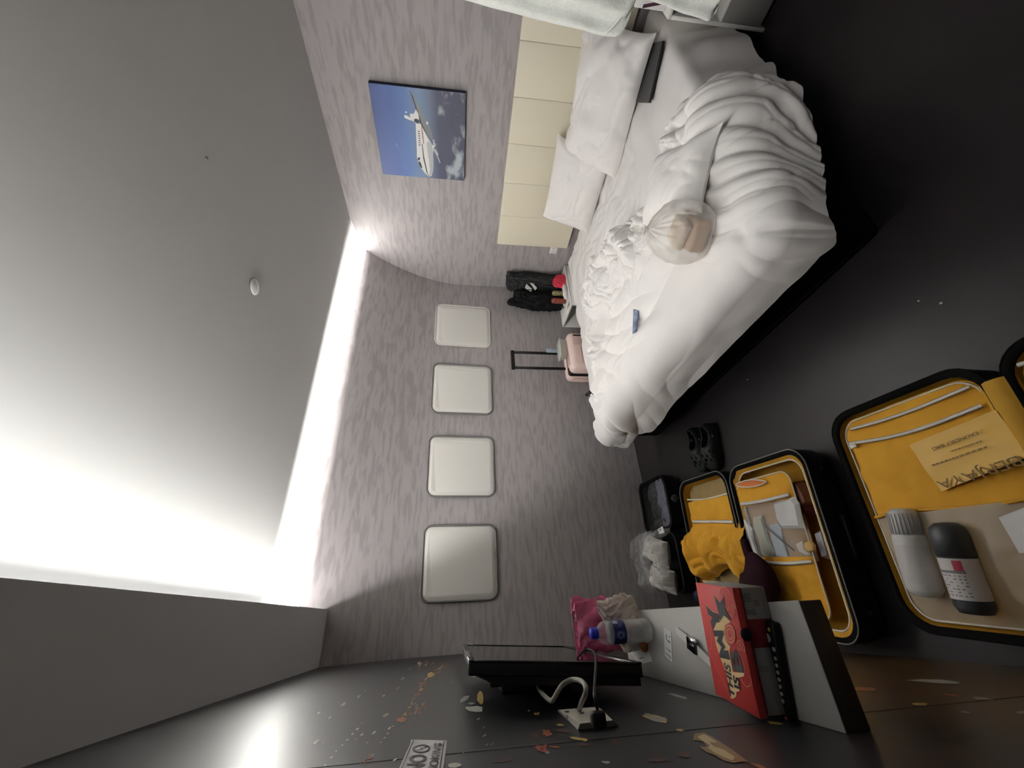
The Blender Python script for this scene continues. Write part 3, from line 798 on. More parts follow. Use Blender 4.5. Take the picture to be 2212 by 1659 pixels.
o = obj('side_print', turned(g), GREYINK, bx); o['kind'] = 'stuff'

# remote control
rc = thing('remote_control', (-.10, .81, ZS), 'slim black remote control lying on the shelf against the red meal box', 'remote')
ra, rb = Vector(on(1671, 1338)), Vector(on(1708, 1548)); t = (rb - ra); L = t.length; t.normalize()
RM = Matrix(((t.x, -t.y, 0, ra.x), (t.y, t.x, 0, ra.y), (0, 0, 1, ZS + .0005), (0, 0, 0, 1)))
obj('body', M().box(0, min(L, .165), -.022, .021, 0, .018, .006, 3, RM), BLACKP, rc)
btn = []
for i in range(7):
    for j in range(3):
        btn.append((.060 + .011 * i, -.012 + .012 * j, .0032))
btn += [(.018, -.008, .003), (.030, 0, .008), (.045, -.012, .004), (.045, .012, .004)]
for k, (a, b, r_) in enumerate(btn):
    o_ = RM @ Vector((a, b, .0180))
    g = M().lathe([(r_, 0), (r_, .0012), (r_ * .7, .0018), (0, .0018)], o_, (0, 0, 1), 10)
    obj('button', g, mat('button_grey', (.42, .42, .42), .5) if k == 0 else bpy.data.materials['button_grey'], rc)
KEYS = [mat('key_yellow', lin(190, 170, 90), .5), mat('key_red', lin(150, 70, 50), .5)]
for a_, b_, c_ in ((.152, -.012, 0), (.152, .012, 1), (.014, .008, 0)):
    obj('colour_key', M().lathe([(.0035, 0), (.0035, .001), (0, .0012)], RM @ Vector((a_, b_, .0182)), (0, 0, 1), 8), KEYS[c_], rc)

# wrist watch
wt = thing('wrist_watch', (-.07, 1.14, ZS), 'smart watch with a white strap lying flat on the shelf beside the meal box', 'watch')
p0, p1, p2, p3 = [Vector(on(x, y, ZS)) for x, y in ((1463, 1360), (1497, 1387), (1510, 1398), (1533, 1425))]
dr = (p2 - p0).normalized(); sd = Vector((-dr.y, dr.x, 0))


def strap(a, b, w0, w1):
    g = M(); n = 8; P_ = []
    for i in range(n + 1):
        t = i / n; c = a.lerp(b, t); wv = (w0 + (w1 - w0) * t) / 2 * (1 if t > .08 else .6); z = .004 + .006 * t
        P_.append([tuple(c + sd * (-wv) + Vector((0, 0, z))), tuple(c + sd * wv + Vector((0, 0, z))), tuple(c + sd * wv + Vector((0, 0, z - .0035))), tuple(c - sd * wv + Vector((0, 0, z - .0035)))])
    g.grid(P_, closed_v=True, smooth=False); return g


ctr = (p1 + p2) / 2
obj('strap', strap(p0, ctr - dr * .014, .018, .021), PLASTIC_W, wt); obj('strap', strap(p3 + (p3 - ctr).normalized() * .03, ctr + (p3 - ctr).normalized() * .014, .016, .021), PLASTIC_W, wt)
RW = Matrix(((dr.x, sd.x, 0, ctr.x), (dr.y, sd.y, 0, ctr.y), (0, 0, 1, ZS + .0045), (0, 0, 0, 1)))
obj('case', M().box(-.020, .020, -.017, .017, 0, .010, .006, 3, RW), mat('steel', (.4, .4, .4), .25, 1), wt)
obj('screen', M().box(-.017, .017, -.0145, .0145, .0095, .0112, .003, 2, RW), BLACKG, wt)

# cards and leaflets
def sheet(name, pts, lift, label, cat, lines, group=None, mt=None):
    q_ = [Vector(on(x, y, ZS, lift)) for x, y in pts]
    th = thing(name, tuple(sum(q_, Vector()) / 4), label, cat, group)
    obj('paper', M().prism([tuple(v) for v in q_], (0, 0, .0007)), mt or PAPER, th)
    g = M(); a, b, c, d = [v + Vector((0, 0, .0011)) for v in q_]
    B_ = lambda u, v: tuple(a * (1 - u) * (1 - v) + b * u * (1 - v) + c * u * v + d * (1 - u) * v)
    for s, u0, u1, v0, v1 in lines:
        if s is None: g.poly([B_(u0, v0), B_(u1, v0), B_(u1, v1), B_(u0, v1)])
        else: put_text(g, s, (B_(u0, v0), B_(u1, v0), B_(u1, v1), B_(u0, v1)), bold=.01)
    obj('print', g, GREYINK, th)


sheet('card', [(1437, 1416), (1434, 1354), (1450, 1366), (1453, 1431)][::-1][:4], .0003, 'small white printed card on the shelf between the bottle and the watch', 'card',
      [(None, .10, .14, .08, .85), (None, .30, .34, .10, .55), (None, .30, .34, .62, .80), (None, .60, .66, .15, .5), (None, .62, .82, .58, .68), (None, .8, .84, .1, .3)])
sheet('leaflet', [(1379, 1436), (1409, 1428), (1398, 1384), (1352, 1390)], .0003, 'white leaflet with grey lines of print at the wall side of the water bottle', 'leaflet',
      [(None, .22, .80, .81, .85), (None, .18, .84, .71, .75), (None, .20, .80, .61, .65), (None, .3, .6, .22, .26)])
sheet('paper_slip', [(1369, 1343), (1391, 1341), (1387, 1327), (1384, 1330)], .0003, 'corner of a white paper slip at the front edge of the shelf by the bottle', 'paper', [(None, .2, .8, .3, .4)])

# water bottle
wb = thing('water_bottle', (-.052, 1.402, ZS), 'clear water bottle with dark blue label and bright blue cap on the shelf', 'bottle')
bo = (-.052, 1.402, ZS)
prof = [(0, .004), (.022, .001), (.030, .006), (.0325, .016), (.0325, .030), (.0312, .036), (.0325, .042), (.0312, .050), (.0325, .058), (.0312, .066), (.0325, .074), (.0325, .084), (.031, .088), (.031, .130), (.0325, .133), (.0318, .146), (.027, .158), (.018, .168), (.0135, .172), (.0135, .178)]
PET = film('bottle_plastic', (.85, .86, .86), .10, .08, .9)
obj('bottle_body', M().lathe(prof, bo, n=36), PET, wb)
WATER = film('water', (.80, .82, .83), .10, .05, .6)
obj('water', M().lathe([(0, .006), (.029, .008), (.0305, .02), (.0300, .135), (0, .136)], bo, n=28), WATER, wb)
NAVY = mat('label_blue', lin(34, 44, 98), .4)
obj('label', M().lathe([(.0322, .089), (.0322, .128)], bo, n=36), NAVY, wb)
g = M()
def lab(ang, z, w, h, mi):
    P_ = []
    for i in range(7):
        t = ang + w * (i / 6 - .5)
        P_.append([(bo[0] + .0325 * math.cos(t), bo[1] + .0325 * math.sin(t), ZS + z - h / 2), (bo[0] + .0325 * math.cos(t), bo[1] + .0325 * math.sin(t), ZS + z + h / 2)])
    g.grid(P_, mi=mi)
lab(math.radians(-35), .118, .42, .016, 0)
lab(math.radians(-58), .105, .35, .006, 1)
lab(math.radians(-64), .112, .25, .004, 1)
for k in range(20):
    t0 = 2 * PI * k / 20
    for rr, mi in ((.34, 1), (.22, 0)):
        t = math.radians(-105) + rr * math.cos(t0); z = .108 + rr * .034 * math.sin(t0)
        g.lathe([(.0016 if mi else .0012, -.0002), (.0012, .0003), (0, .0004)], (bo[0] + .0324 * math.cos(t), bo[1] + .0324 * math.sin(t), ZS + z), (math.cos(t), math.sin(t), 0), 6, mi=mi)
obj('label_print', g, [mat('label_pale', lin(150, 158, 180), .5), mat('label_mid', lin(84, 98, 150), .5)], wb)
g = M().lathe([(.0145, .170), (.0150, .172), (.0150, .190), (.0135, .193), (0, .1935)], bo, n=28)
obj('cap', g, mat('cap_blue', lin(30, 50, 190), .4), wb)


def crumpled(name, pts, mt, label, cat, seed, nu=40, nv=34, amp=.02, group=None, fr=1.0):
    """bag: rings of centre (x, y, z), half sizes a, b, crumpled by ridged noise"""
    P_ = []
    for i, (cx, cy, cz, a, b) in enumerate(pts):
        row = []
        for k in range(nu):
            t = 2 * PI * k / nu; row.append((cx + a * math.cos(t), cy + b * math.sin(t), cz))
        P_.append(row)
    P_ = np.array(P_, float)
    # resample between rings
    zi = np.linspace(0, len(pts) - 1, nv); out = []
    for z in zi:
        i = min(int(z), len(pts) - 2); t = z - i; out.append(P_[i] * (1 - t) + P_[i + 1] * t)
    P_ = np.array(out); tt = np.linspace(0, 2 * PI, nu, endpoint=False)[None, :]; vv = zi[:, None]
    cu_ = np.cos(tt) * 2 * fr; su_ = np.sin(tt) * 2 * fr
    dsp = amp * (folds(cu_ + vv * .7, su_ + vv * .5, seed, .8, .7) - .35) + amp * .5 * pn(cu_ * 3 + vv, su_ * 3 + vv * 1.3, seed + 3)
    N = np.stack([np.cos(tt) + 0 * vv, np.sin(tt) + 0 * vv, .3 * pn(cu_ * 2, su_ * 2 + vv, seed + 8)], -1)
    P_ = P_ + N * dsp[..., None]
    return M().grid(P_, closed_v=True)


g = crumpled('pink', [(-.03, 1.555, ZS + .003, .055, .035), (-.03, 1.555, ZS + .02, .070, .045), (-.03, 1.555, ZS + .09, .074, .045), (-.035, 1.56, ZS + .16, .076, .040), (-.03, 1.56, ZS + .195, .078, .025), (-.03, 1.56, ZS + .20, .070, .016)], None, '', '', 101, 60, 46, .020)
obj('pink_plastic_bag', g, BAGP, label='crumpled pink plastic bag standing at the far end of the shelf', cat='bag')
g = crumpled('cream', [(-.030, 1.478, ZS + .003, .055, .025), (-.030, 1.478, ZS + .03, .070, .032), (-.030, 1.478, ZS + .06, .072, .030), (-.022, 1.476, ZS + .09, .060, .022), (.00, 1.474, ZS + .112, .03, .012), (.020, 1.472, ZS + .135, .007, .005)], None, '', '', 111, 56, 40, .018)
obj('cream_plastic_bag', g, BAGT, label='knotted cream plastic bag on the shelf just behind the water bottle', cat='bag')
g = M()
for a, b, c_ in ((-.085, 1.455, .012), (-.070, 1.450, .014), (-.055, 1.452, .011), (-.040, 1.448, .013), (-.088, 1.468, .011)):
    pass
ob = M().lathe([(0, 0), (.012, .001), (.016, .008), (.013, .016), (0, .019)], (-.098, 1.452, ZS + .001), n=14)
obj('brown_bun', ob, mat('baked_brown', lin(150, 86, 40), .7, bump=(60, .4, .002)), label='small brown baked bun beside the cream bag near the television', cat='food')

# ------------------------------------------------------------------ open suitcases on the floor
def sframe(ox, oy, deg):
    a = math.radians(deg); ux, uy = -math.cos(a), math.sin(a); wx, wy = math.sin(a), math.cos(a)
    return lambda p, q, z: (ox + ux * p + wx * q, oy + uy * p + wy * q, z)


def half(root, fr, p0, p1, q0, q1, dep, r, lining, rim, shell_name='shell', floor_z=.012):
    """one half of a suitcase: shell tray, coloured lining, zip band and piping along the rim"""
    def loop(i, z, rr=None): return [fr(a, b, z) for a, b in rrect(p0 + i, p1 - i, q0 + i, q1 - i, max((rr or r) - i * .6, .01), 6)]
    g = M(); g.grid([loop(.045, .003), loop(.012, .020), loop(.002, .045), loop(0, dep - .02), loop(.002, dep - .004), loop(.004, dep), loop(.012, dep), loop(.016, dep - .006), loop(.020, .016)], closed_v=True)
    n = len(loop(0, 0)); g.f += [tuple(range(n))[::-1]]; g.mi.append(0); g.sm.append(False)
    obj(shell_name, g, SHELL, root)
    g = M(); g.grid([loop(.017, dep - .010), loop(.026, dep - .05), loop(.040, .030), loop(.075, floor_z + .006)], closed_v=True)
    n0 = 3 * n; g.f += [tuple(n0 + i for i in range(n))]; g.mi.append(0); g.sm.append(False)
    obj('lining', g, lining, root)
    g = M(); g.tube(loop(.001, dep + .001), .0028, 6, closed=True); obj('piping', g, rim, root)
    g = M(); g.grid([loop(.0015, dep + .0012), loop(.004, dep + .0022), loop(.019, dep + .0008), loop(.021, dep - .006)], closed_v=True); obj('zip_band', g, RIMB, root)


def panel(fr, p0, p1, q0, q1, z, r=.06, n=34, k=44, bulge=.012, seed=0, wr=.006, a0=0, a1=1, b0=0, b1=1):
    """part of a padded divider sheet: the rounded rectangle p0..p1, q0..q1, cut to a0..a1 of its length and b0..b1 of its width"""
    a = np.linspace(a0, a1, max(3, int(k * (a1 - a0)) + 2))[:, None]; b = np.linspace(b0, b1, max(3, int(n * (b1 - b0)) + 2))[None, :]
    p = p0 + (p1 - p0) * a + 0 * b; q = q0 + (q1 - q0) * b + 0 * a
    dx = np.maximum(p0 + r - p, 0) + np.maximum(p - p1 + r, 0); dy = np.maximum(q0 + r - q, 0) + np.maximum(q - q1 + r, 0)
    hyp = np.hypot(dx, dy); kk = np.where((dx > 0) & (dy > 0), np.maximum(dx, dy) / np.maximum(hyp, 1e-9), 1)
    p = np.where(p < p0 + r, p0 + r - dx * kk, np.where(p > p1 - r, p1 - r + dx * kk, p)); q = np.where(q < q0 + r, q0 + r - dy * kk, np.where(q > q1 - r, q1 - r + dy * kk, q))
    u = (a - .5) * 2 + 0 * b; v = (b - .5) * 2 + 0 * a
    h = z + bulge * (1 - u ** 4) * (1 - v ** 4) + wr * (folds(p * 9 + q * 4, q * 9 - p * 3, seed, .7, .8) - .3) + wr * .6 * pn(p * 22, q * 22, seed + 4)
    O = np.array(fr(0, 0, 0)); U = np.array(fr(1, 0, 0)) - O; V_ = np.array(fr(0, 1, 0)) - O
    return O + p[..., None] * U + q[..., None] * V_ + h[..., None] * np.array([0, 0, 1.0])


def ribbon(fr, pts, w, z=None, lift=.003, side=None):
    g = M(); P_ = [Vector(fr(*p)) + Vector((0, 0, lift)) for p in pts]; rows = []
    for i, c in enumerate(P_):
        t = (P_[min(i + 1, len(P_) - 1)] - P_[max(i - 1, 0)]); t.z = 0; t.normalize(); n_ = Vector((-t.y, t.x, 0)) * w / 2
        rows.append([tuple(c - n_), tuple(c + Vector((0, 0, .0016))), tuple(c + n_), tuple(c - Vector((0, 0, .001)))])
    return g.grid(rows, closed_v=True)


# large suitcase, nearest
DL = .155
fb = sframe(.530, .715, 5.5)
big = thing('suitcase', fb(.33, 0, 0), 'large black suitcase lying open nearest the camera, with yellow lining and two bottles', 'suitcase')
half(big, fb, 0, .672, .012, .490, DL, .085, YELLOW2, RIMB)
half(big, fb, 0, .672, -.50, -.012, DL, .085, YELLOW2, RIMB, 'lid_shell')
obj('hinge_flap', M().grid([[fb(p, -.035, DL - .012), fb(p, -.012, DL + .010), fb(p, .014, DL + .012), fb(p, .042, DL - .008)] for p in np.linspace(.07, .60, 12)]), YELLOW2, big)
zb = DL - .022
bz = lambda p, q: zb + .016 * (1 - ((p - .336) / .336) ** 4) * (1 - ((q - .25) / .24) ** 4) + .004
args = (fb, .030, .642, .040, .462, zb)
obj('divider', M().grid(panel(*args, bulge=.016, seed=201, a1=.53)), YELLOW, big)
obj('mesh_window', M().grid(panel(*args, bulge=.030, seed=205, a0=.53, wr=.003)), MESHW, big)
pz = [(p, q, bz(p, q)) for p, q in [(.062 + .010 * math.sin(i / 13 * PI), .060 + .36 * i / 13) for i in range(14)]]
obj('zip', ribbon(fb, pz, .011), ZIPW, big)
pz = [(.118 + .018 * math.sin(i / 13 * PI) - .012 * i / 13, .055 + .39 * i / 13, bz(.12, .055 + .39 * i / 13)) for i in range(14)]
obj('zip', ribbon(fb, pz, .012), ZIPW, big)
g = M(); q = fb(.118, .432, bz(.12, .43) + .006); g.box(q[0] - .008, q[0] + .008, q[1] - .014, q[1] + .010, q[2] - .002, q[2] + .002, .0015, 1); obj('zip_pull', g, ZIPW, big)
g = M(); g.tube([fb(a, b, zb + .004) for a, b in rrect(.036, .640, .044, .458, .06, 6)], .0030, 6, closed=True); obj('divider_piping', g, ZIPW, big)
g = M(); pz = [(.352 + .006 * math.sin(i / 13 * PI * 2), .045 + .41 * i / 13, bz(.352, .045 + .41 * i / 13) + .004) for i in range(14)]
obj('pocket_hem', ribbon(fb, pz, .010, lift=.002), YELLOW, big)
obj('lid_divider', M().grid(panel(fb, .030, .642, -.465, -.040, zb, bulge=.014, seed=211)), YELLOW, big)
for off in (.055, .125):
    obj('lid_zip', ribbon(fb, [(off + .010 * math.sin(i / 9 * PI), -.44 + .39 * i / 9, zb + .016) for i in range(10)], .012), ZIPW, big)
g = M(); q = fb(.33, .4915, .085); g.tube([fb(.26, .492, .09), fb(.27, .507, .09), fb(.39, .507, .09), fb(.40, .492, .09)], .008, 8); obj('side_handle', g, BLACKP, big)

# laundry bag under the near pocket
lb = thing('laundry_bag', fb(.2, .2, zb + .03), 'flat yellow plastic laundry bag with dark lettering in the nearest suitcase', 'bag')
LZ = zb + .030
c4 = [px(x, y, 2, LZ) for x, y in ((1963, 962), (2150, 885), (2225, 985), (2033, 1062))]
th_ = [tuple(v) for v in c4]; nn = 14
a, b_, c, d = [Vector(v) for v in c4]; rows = []
for i in range(nn + 1):
    u = i / nn; rows.append([])
    for j in range(nn + 1):
        v = j / nn; p = a * (1 - u) * (1 - v) + b_ * u * (1 - v) + c * u * v + d * (1 - u) * v
        p.z += .004 * float(pn(u * 3, v * 3, 221)); rows[-1].append(tuple(p))
obj('film', M().grid(rows), mat('yellow_film', lin(222, 172, 48), .4, bump=(25, .2, .003)), lb)
g = M(); zt = LZ + .006
tq = lambda q_: [tuple(px(x, y, 2, zt)) for x, y in q_]
OCH = mat('ochre_ink', lin(112, 86, 24), .6)
o = obj('lettering', put_text(M(), 'BERJAYA', tq([(2188, 978), (2017, 1035), (2034, 1058), (2216, 1003)]), bold=-.004), OCH, lb)
o = obj('lettering', put_text(M(), 'LAUNDRY BAG', tq([(2110, 932), (2012, 967), (2016, 974), (2114, 938)]), bold=.02), OCH, lb)
for q_ in ([(2130, 962), (2008, 1004), (2011, 1010), (2134, 968)], [(2120, 950), (2048, 974), (2051, 979), (2122, 955)]):
    a, b_, c, d = [Vector(p) for p in tq(q_)]; g = M(); u = 0.0        # a line of print too small to read
    while u < .96:
        w_ = random.uniform(.03, .09); L_ = lambda t, v: tuple((a.lerp(b_, t)).lerp(d.lerp(c, t), v))
        g.poly([L_(u, .25), L_(min(u + w_, 1), .25), L_(min(u + w_, 1), .7), L_(u, .7)]); u += w_ + .02
    o = obj('small_print', g, OCH, lb); o['kind'] = 'stuff'

# toiletry bottles under the clear window
def lying(name, a, b, prof, mats, label, cat):
    """bottle lying from point a to point b; prof = list of (part, material, [(radius, t)...])"""
    a, b = Vector(a), Vector(b); ax = b - a; L_ = ax.length
    th = thing(name, tuple((a + b) / 2), label, cat)
    for part, mt, pr in prof: obj(part, M().lathe([(r_, t_ * L_) for r_, t_ in pr], a, ax, 26), mt, th)
    return th


ZBT = DL + .020
WHT = mat('bottle_white', (.70, .69, .68), .4); DGREY = mat('bottle_dark', (.045, .047, .052), .4); LAB = mat('bottle_label', (.66, .63, .62), .5)
a = Vector(px(1946, 1098, 2, ZBT)); b = Vector(px(2004, 1292, 2, ZBT))
t1 = lying('toiletry_bottle', a, b, [('cap', WHT, [(0, 0), (.024, .005), (.036, .06), (.038, .30), (0, .301)]), ('body', WHT, [(0, .30), (.038, .302), (.041, .36), (.041, .90), (.032, .97), (0, 1)]), ('label', LAB, [(.0414, .42), (.0414, .83)])], None, 'white toiletry bottle with a ribbed cap under the clear window of the nearest suitcase', 'bottle')
g = M(); ax = (b - a).normalized(); u_ = ax.orthogonal().normalized(); v_ = ax.cross(u_); L_ = (b - a).length
for k in range(26):
    t = 2 * PI * k / 26; o_ = (u_ * math.cos(t) + v_ * math.sin(t)) * .0382; g.tube([a + ax * (.06 * L_) + o_, a + ax * (.29 * L_) + o_], .0010, 4)
obj('cap_ribs', g, mat('rib_grey', (.45, .44, .43), .5), t1)
a = Vector(px(2040, 1128, 2, ZBT + .006)); b = Vector(px(2112, 1328, 2, ZBT + .006))
t2 = lying('toiletry_bottle', a, b, [('cap', DGREY, [(0, 0), (.022, .006), (.035, .06), (.040, .14), (.040, .38), (0, .381)]), ('body', DGREY, [(0, .37), (.039, .372), (.039, .92), (.032, .985), (0, 1)]), ('label', LAB, [(.0396, .40), (.0396, .84)])], None, 'dark capped bottle with a white label beside the white bottle in the nearest suitcase', 'bottle')
g = M(); ax = (b - a).normalized(); L_ = (b - a).length; up = Vector((0, 0, 1)); up = (up - ax * up.dot(ax)).normalized(); sdv = ax.cross(up)


def onlab(t, ang, r_=.0400):
    return a + ax * (t * L_) + (up * math.cos(ang) + sdv * math.sin(ang)) * r_


def patch(t0, t1, g0, g1, mi, r_=.0400):
    g.grid([[tuple(onlab(t0 + (t1 - t0) * i / 3, g0 + (g1 - g0) * j / 5, r_)) for j in range(6)] for i in range(4)], mi=mi)


patch(.42, .53, -.75, -.30, 0); patch(.53, .56, -.8, .7, 1)
for k in range(7):
    for j in range(6):
        if random.random() < .7: patch(.58 + .035 * k, .592 + .035 * k, -.75 + .24 * j, -.75 + .24 * j + random.uniform(.08, .2), 1)
obj('label_print', g, [mat('label_red', lin(178, 60, 80), .5), GREYINK], t2)
g = M(); c4 = [px(x, y, 2, ZBT) for x, y in ((2160, 1118), (2230, 1090), (2240, 1190), (2205, 1195))]
g.prism([tuple(v) for v in c4], (0, 0, .004)); obj('white_packet', g, PAPER, label='flat white packet under the clear window at the frame edge', cat='packet')

# medium suitcase
DM = .135
fm = sframe(.545, 1.372, 7.0)
med = thing('suitcase', fm(.33, .5, 0), 'medium black suitcase lying open in the middle, yellow lining and clear pocket', 'suitcase')
half(med, fm, 0, .700, 0, .487, DM, .085, YELLOW2, ZIPG)
half(med, fm, -.010, .690, .510, .985, DM, .085, YELLOW2, ZIPG, 'lid_shell')
zm = DM - .016
obj('divider', M().grid(panel(fm, .075, .640, .115, .470, zm, r=.05, bulge=.022, seed=231, a1=.21)), YELLOW, med)
obj('clear_window', M().grid(panel(fm, .075, .640, .115, .470, zm, r=.05, bulge=.024, seed=233, a0=.21, a1=.60, wr=.004)), CLEARP, med)
obj('divider', M().grid(panel(fm, .075, .640, .115, .470, zm, r=.05, bulge=.022, seed=235, a0=.60)), YELLOW, med)
obj('window_backing', M().grid(panel(fm, .075, .640, .125, .460, zm - .022, r=.05, bulge=.020, seed=237, a0=.19, a1=.63)), mat('beige_cloth', lin(170, 140, 104), .85), med)
mz = lambda p, q: zm + .022 * (1 - ((p - .357) / .283) ** 4) * (1 - ((q - .29) / .18) ** 4) + .004
obj('zip', ribbon(fm, [(.178 + .006 * math.sin(i / 9 * PI), .135 + .32 * i / 9, mz(.18, .135 + .32 * i / 9)) for i in range(10)], .017), ZIPW, med)
obj('zip', ribbon(fm, [(.432 + .008 * math.sin(i / 9 * PI), .125 + .28 * i / 9, mz(.43, .125 + .28 * i / 9)) for i in range(10)], .015), ZIPW, med)
obj('divider_piping', M().tube([fm(a, b, zm + .003) for a, b in rrect(.077, .638, .117, .468, .05, 6)], .0030, 6, closed=True), ZIPW, med)
obj('rim_flap', M().grid([[fm(a, b, DM - .004 + .004 * math.sin(i * 1.3)), fm(a + (.35 - a) * .05, b + (.25 - b) * .10, DM - .020)] for i, (a, b) in enumerate(rrect(.022, .680, .022, .468, .07, 8))] , closed_u=True), YELLOW2, med)
obj('flap_edge', M().tube([fm(a + (.35 - a) * .05, b + (.25 - b) * .10, DM - .018) for a, b in rrect(.022, .680, .022, .468, .07, 8)], .0035, 6, closed=True), ZIPW, med)
obj('pocket_slit', M().grid([[fm(.088 + .016 * math.sin(PI * t) ** .7 * s + .020 * t, .440 - .21 * t, zm + .020 + .004 * math.sin(PI * t)) for s in (-1, 0, 1)] for t in np.linspace(.02, .98, 14)]), mat('orange_cloth', lin(208, 120, 62), .8), med)
for s in (-1, 1):
    obj('slit_edge', M().tube([fm(.088 + .016 * math.sin(PI * t) ** .7 * s + .020 * t, .440 - .21 * t, zm + .022 + .004 * math.sin(PI * t)) for t in np.linspace(0, 1, 14)], .0028, 6), ZIPW, med)
obj('side_handle', M().tube([fm(.27, -.002, .07), fm(.28, -.016, .07), fm(.42, -.016, .07), fm(.43, -.002, .07)], .009, 8), BLACKP, med)
for k in (.10, .60):
    obj('foot', M().lathe([(.012, 0), (.012, .006), (0, .008)], fm(k, -.001, .075), [-c for c in (fm(0, 1, 0)[0] - fm(0, 0, 0)[0], fm(0, 1, 0)[1] - fm(0, 0, 0)[1], 0)], 14), BLACKP, med)
obj('hinge_strip', M().grid([[fm(p, .480, DM - .012), fm(p, .498, DM - .030), fm(p, .515, DM - .012)] for p in np.linspace(.08, .60, 8)]), SHELL, med)
# lid pockets
obj('lid_divider', M().grid(panel(fm, .020, .660, .540, .955, zm - .010, r=.06, bulge=.014, seed=241, a0=.14, a1=.36)), YELLOW, med)
obj('lid_backing', M().grid(panel(fm, .020, .660, .545, .950, zm - .035, r=.06, bulge=.006, seed=243)), mat('dull_cloth', lin(150, 128, 86), .85), med)
obj('lid_zip', ribbon(fm, [(.252 - .03 * i / 9, .545 + .36 * i / 9, zm + .010 + .004 * math.sin(i)) for i in range(10)], .018), ZIPW, med)
obj('lid_hem', M().tube([fm(.112 - .018 * i / 9 + .012 * math.sin(i / 9 * PI), .535 + .40 * i / 9, zm) for i in range(10)], .005, 6), ZIPW, med)
qn = np.linspace(0, 1, 80)[None, :]; pn_ = np.linspace(0, 1, 56)[:, None]
q_ = .462 + (.905 - .462 + .02 * pn_ * np.sin(pn_ * PI)) * qn
pend = .515 + .030 * np.sin(qn * 9 + 1) - .05 * qn + .06 * sst(.75, .95, qn) * (1 - sst(.95, 1, qn))
p_ = .262 - .035 * qn + (pend - .262 + .035 * qn) * pn_
hh_ = zm + .008 + .030 * np.sin(PI * np.clip(pn_ * 1.05, 0, 1)) + .042 * (np.abs(np.sin(PI * (qn * 2.6 + .25 * pn(pn_ * 2, qn * 2, 255)))) ** 1.2) * sst(.05, .5, pn_) + .022 * folds(pn_ * 3, qn * 6 + pn_ * 2, 257, .8, .7) * sst(.05, .3, pn_)
hh_ = hh_ + .022 * sst(.55, .95, qn) * sst(.15, .6, pn_) - .045 * sst(.9, 1, pn_)
O = np.array(fm(0, 0, 0)); U = np.array(fm(1, 0, 0)) - O; V2 = np.array(fm(0, 1, 0)) - O
P = O + p_[..., None] * U + q_[..., None] * V2 + hh_[..., None] * np.array([0, 0, 1.0])
obj('loose_flap', M().grid(P), YELLOW, med)
g = M().grid(panel(fm, .020, .660, .560, .950, zm - .006, r=.05, bulge=.016, seed=257, a0=.80, wr=.012)); obj('beige_shirt', g, mat('oat_cloth', lin(196, 178, 146), .85, bump=(90, .2, .001)), label='pale beige cloth folded in the lid of the middle suitcase', cat='cloth')

# things under the clear window of the medium suitcase
ZM = zm + .006
def slip(name, pts, mt, label, cat, th=.004, z=ZM, bulge=0):
    q_ = [px(x, y, 2, z) for x, y in pts]; c = sum(q_, Vector()) / len(q_)
    g = M(); n = len(q_); k = [tuple(v) for v in q_]; up = [tuple(c.lerp(v, .80) + Vector((0, 0, th))) for v in q_]; lo = [(v[0], v[1], v[2] - .003) for v in k]
    g.add(k + up + lo, [(i, (i + 1) % n, n + (i + 1) % n, n + i) for i in range(n)] + [tuple(range(n, 2 * n))] + [tuple(range(2 * n, 3 * n))[::-1]] + [(2 * n + i, 2 * n + (i + 1) % n, (i + 1) % n, i) for i in range(n)])
    return obj(name, g, mt, label=label, cat=cat)


L5 = lambda pts: [(1560 + x / 3.606, 970 + y / 3.606) for x, y in pts]
slip('tissue_packet', L5([(400, 420), (560, 370), (600, 420), (640, 620), (470, 620), (430, 560)]), PAPER, 'largest white packet behind the clear window of the middle suitcase', 'packet', .012)
slip('blue_slip', L5([(365, 590), (430, 575), (460, 620), (470, 700), (510, 830), (515, 880), (420, 830), (385, 700)]), mat('pale_blue_paper', lin(176, 186, 196), .7), 'pale blue paper slip behind the clear window of the middle suitcase', 'paper', .003)
slip('clear_wrapper', L5([(240, 530), (310, 520), (340, 620), (370, 720), (420, 800), (380, 850), (310, 820), (290, 700), (240, 600)]), mat('pale_green_film', lin(188, 190, 168), .35), 'crinkled pale green wrapper behind the clear window of the middle suitcase', 'wrapper', .008)
slip('white_wrapper', L5([(165, 540), (235, 620), (250, 730), (300, 850), (240, 800), (190, 700)]), PAPER, 'white crumpled wrapper at the hinge side of the clear window', 'wrapper', .006)
slip('cookie', L5([(638, 730), (690, 710), (722, 745), (730, 790), (680, 805), (648, 780)]), mat('biscuit', lin(196, 158, 96), .8, bump=(140, .6, .002)), 'square brown biscuit behind the clear window of the middle suitcase', 'biscuit', .006)
slip('biscuit_wrapper', L5([(570, 740), (630, 715), (645, 780), (690, 820), (660, 835), (600, 800)]), BAGT, 'torn pale wrapper beside the brown biscuit', 'wrapper', .004, z=ZM - .001)
g = M(); g.tube([tuple(px(1560 + 330 / 3.606, 970 + 600 / 3.606, 2, ZM + .012)), tuple(px(1560 + 562 / 3.606, 970 + 792 / 3.606, 2, ZM + .008))], .0030, 8); obj('grey_stick', g, mat('dark_grey', (.05, .05, .055), .5), label='thin dark grey stick lying across the clear window of the middle suitcase', cat='stick')
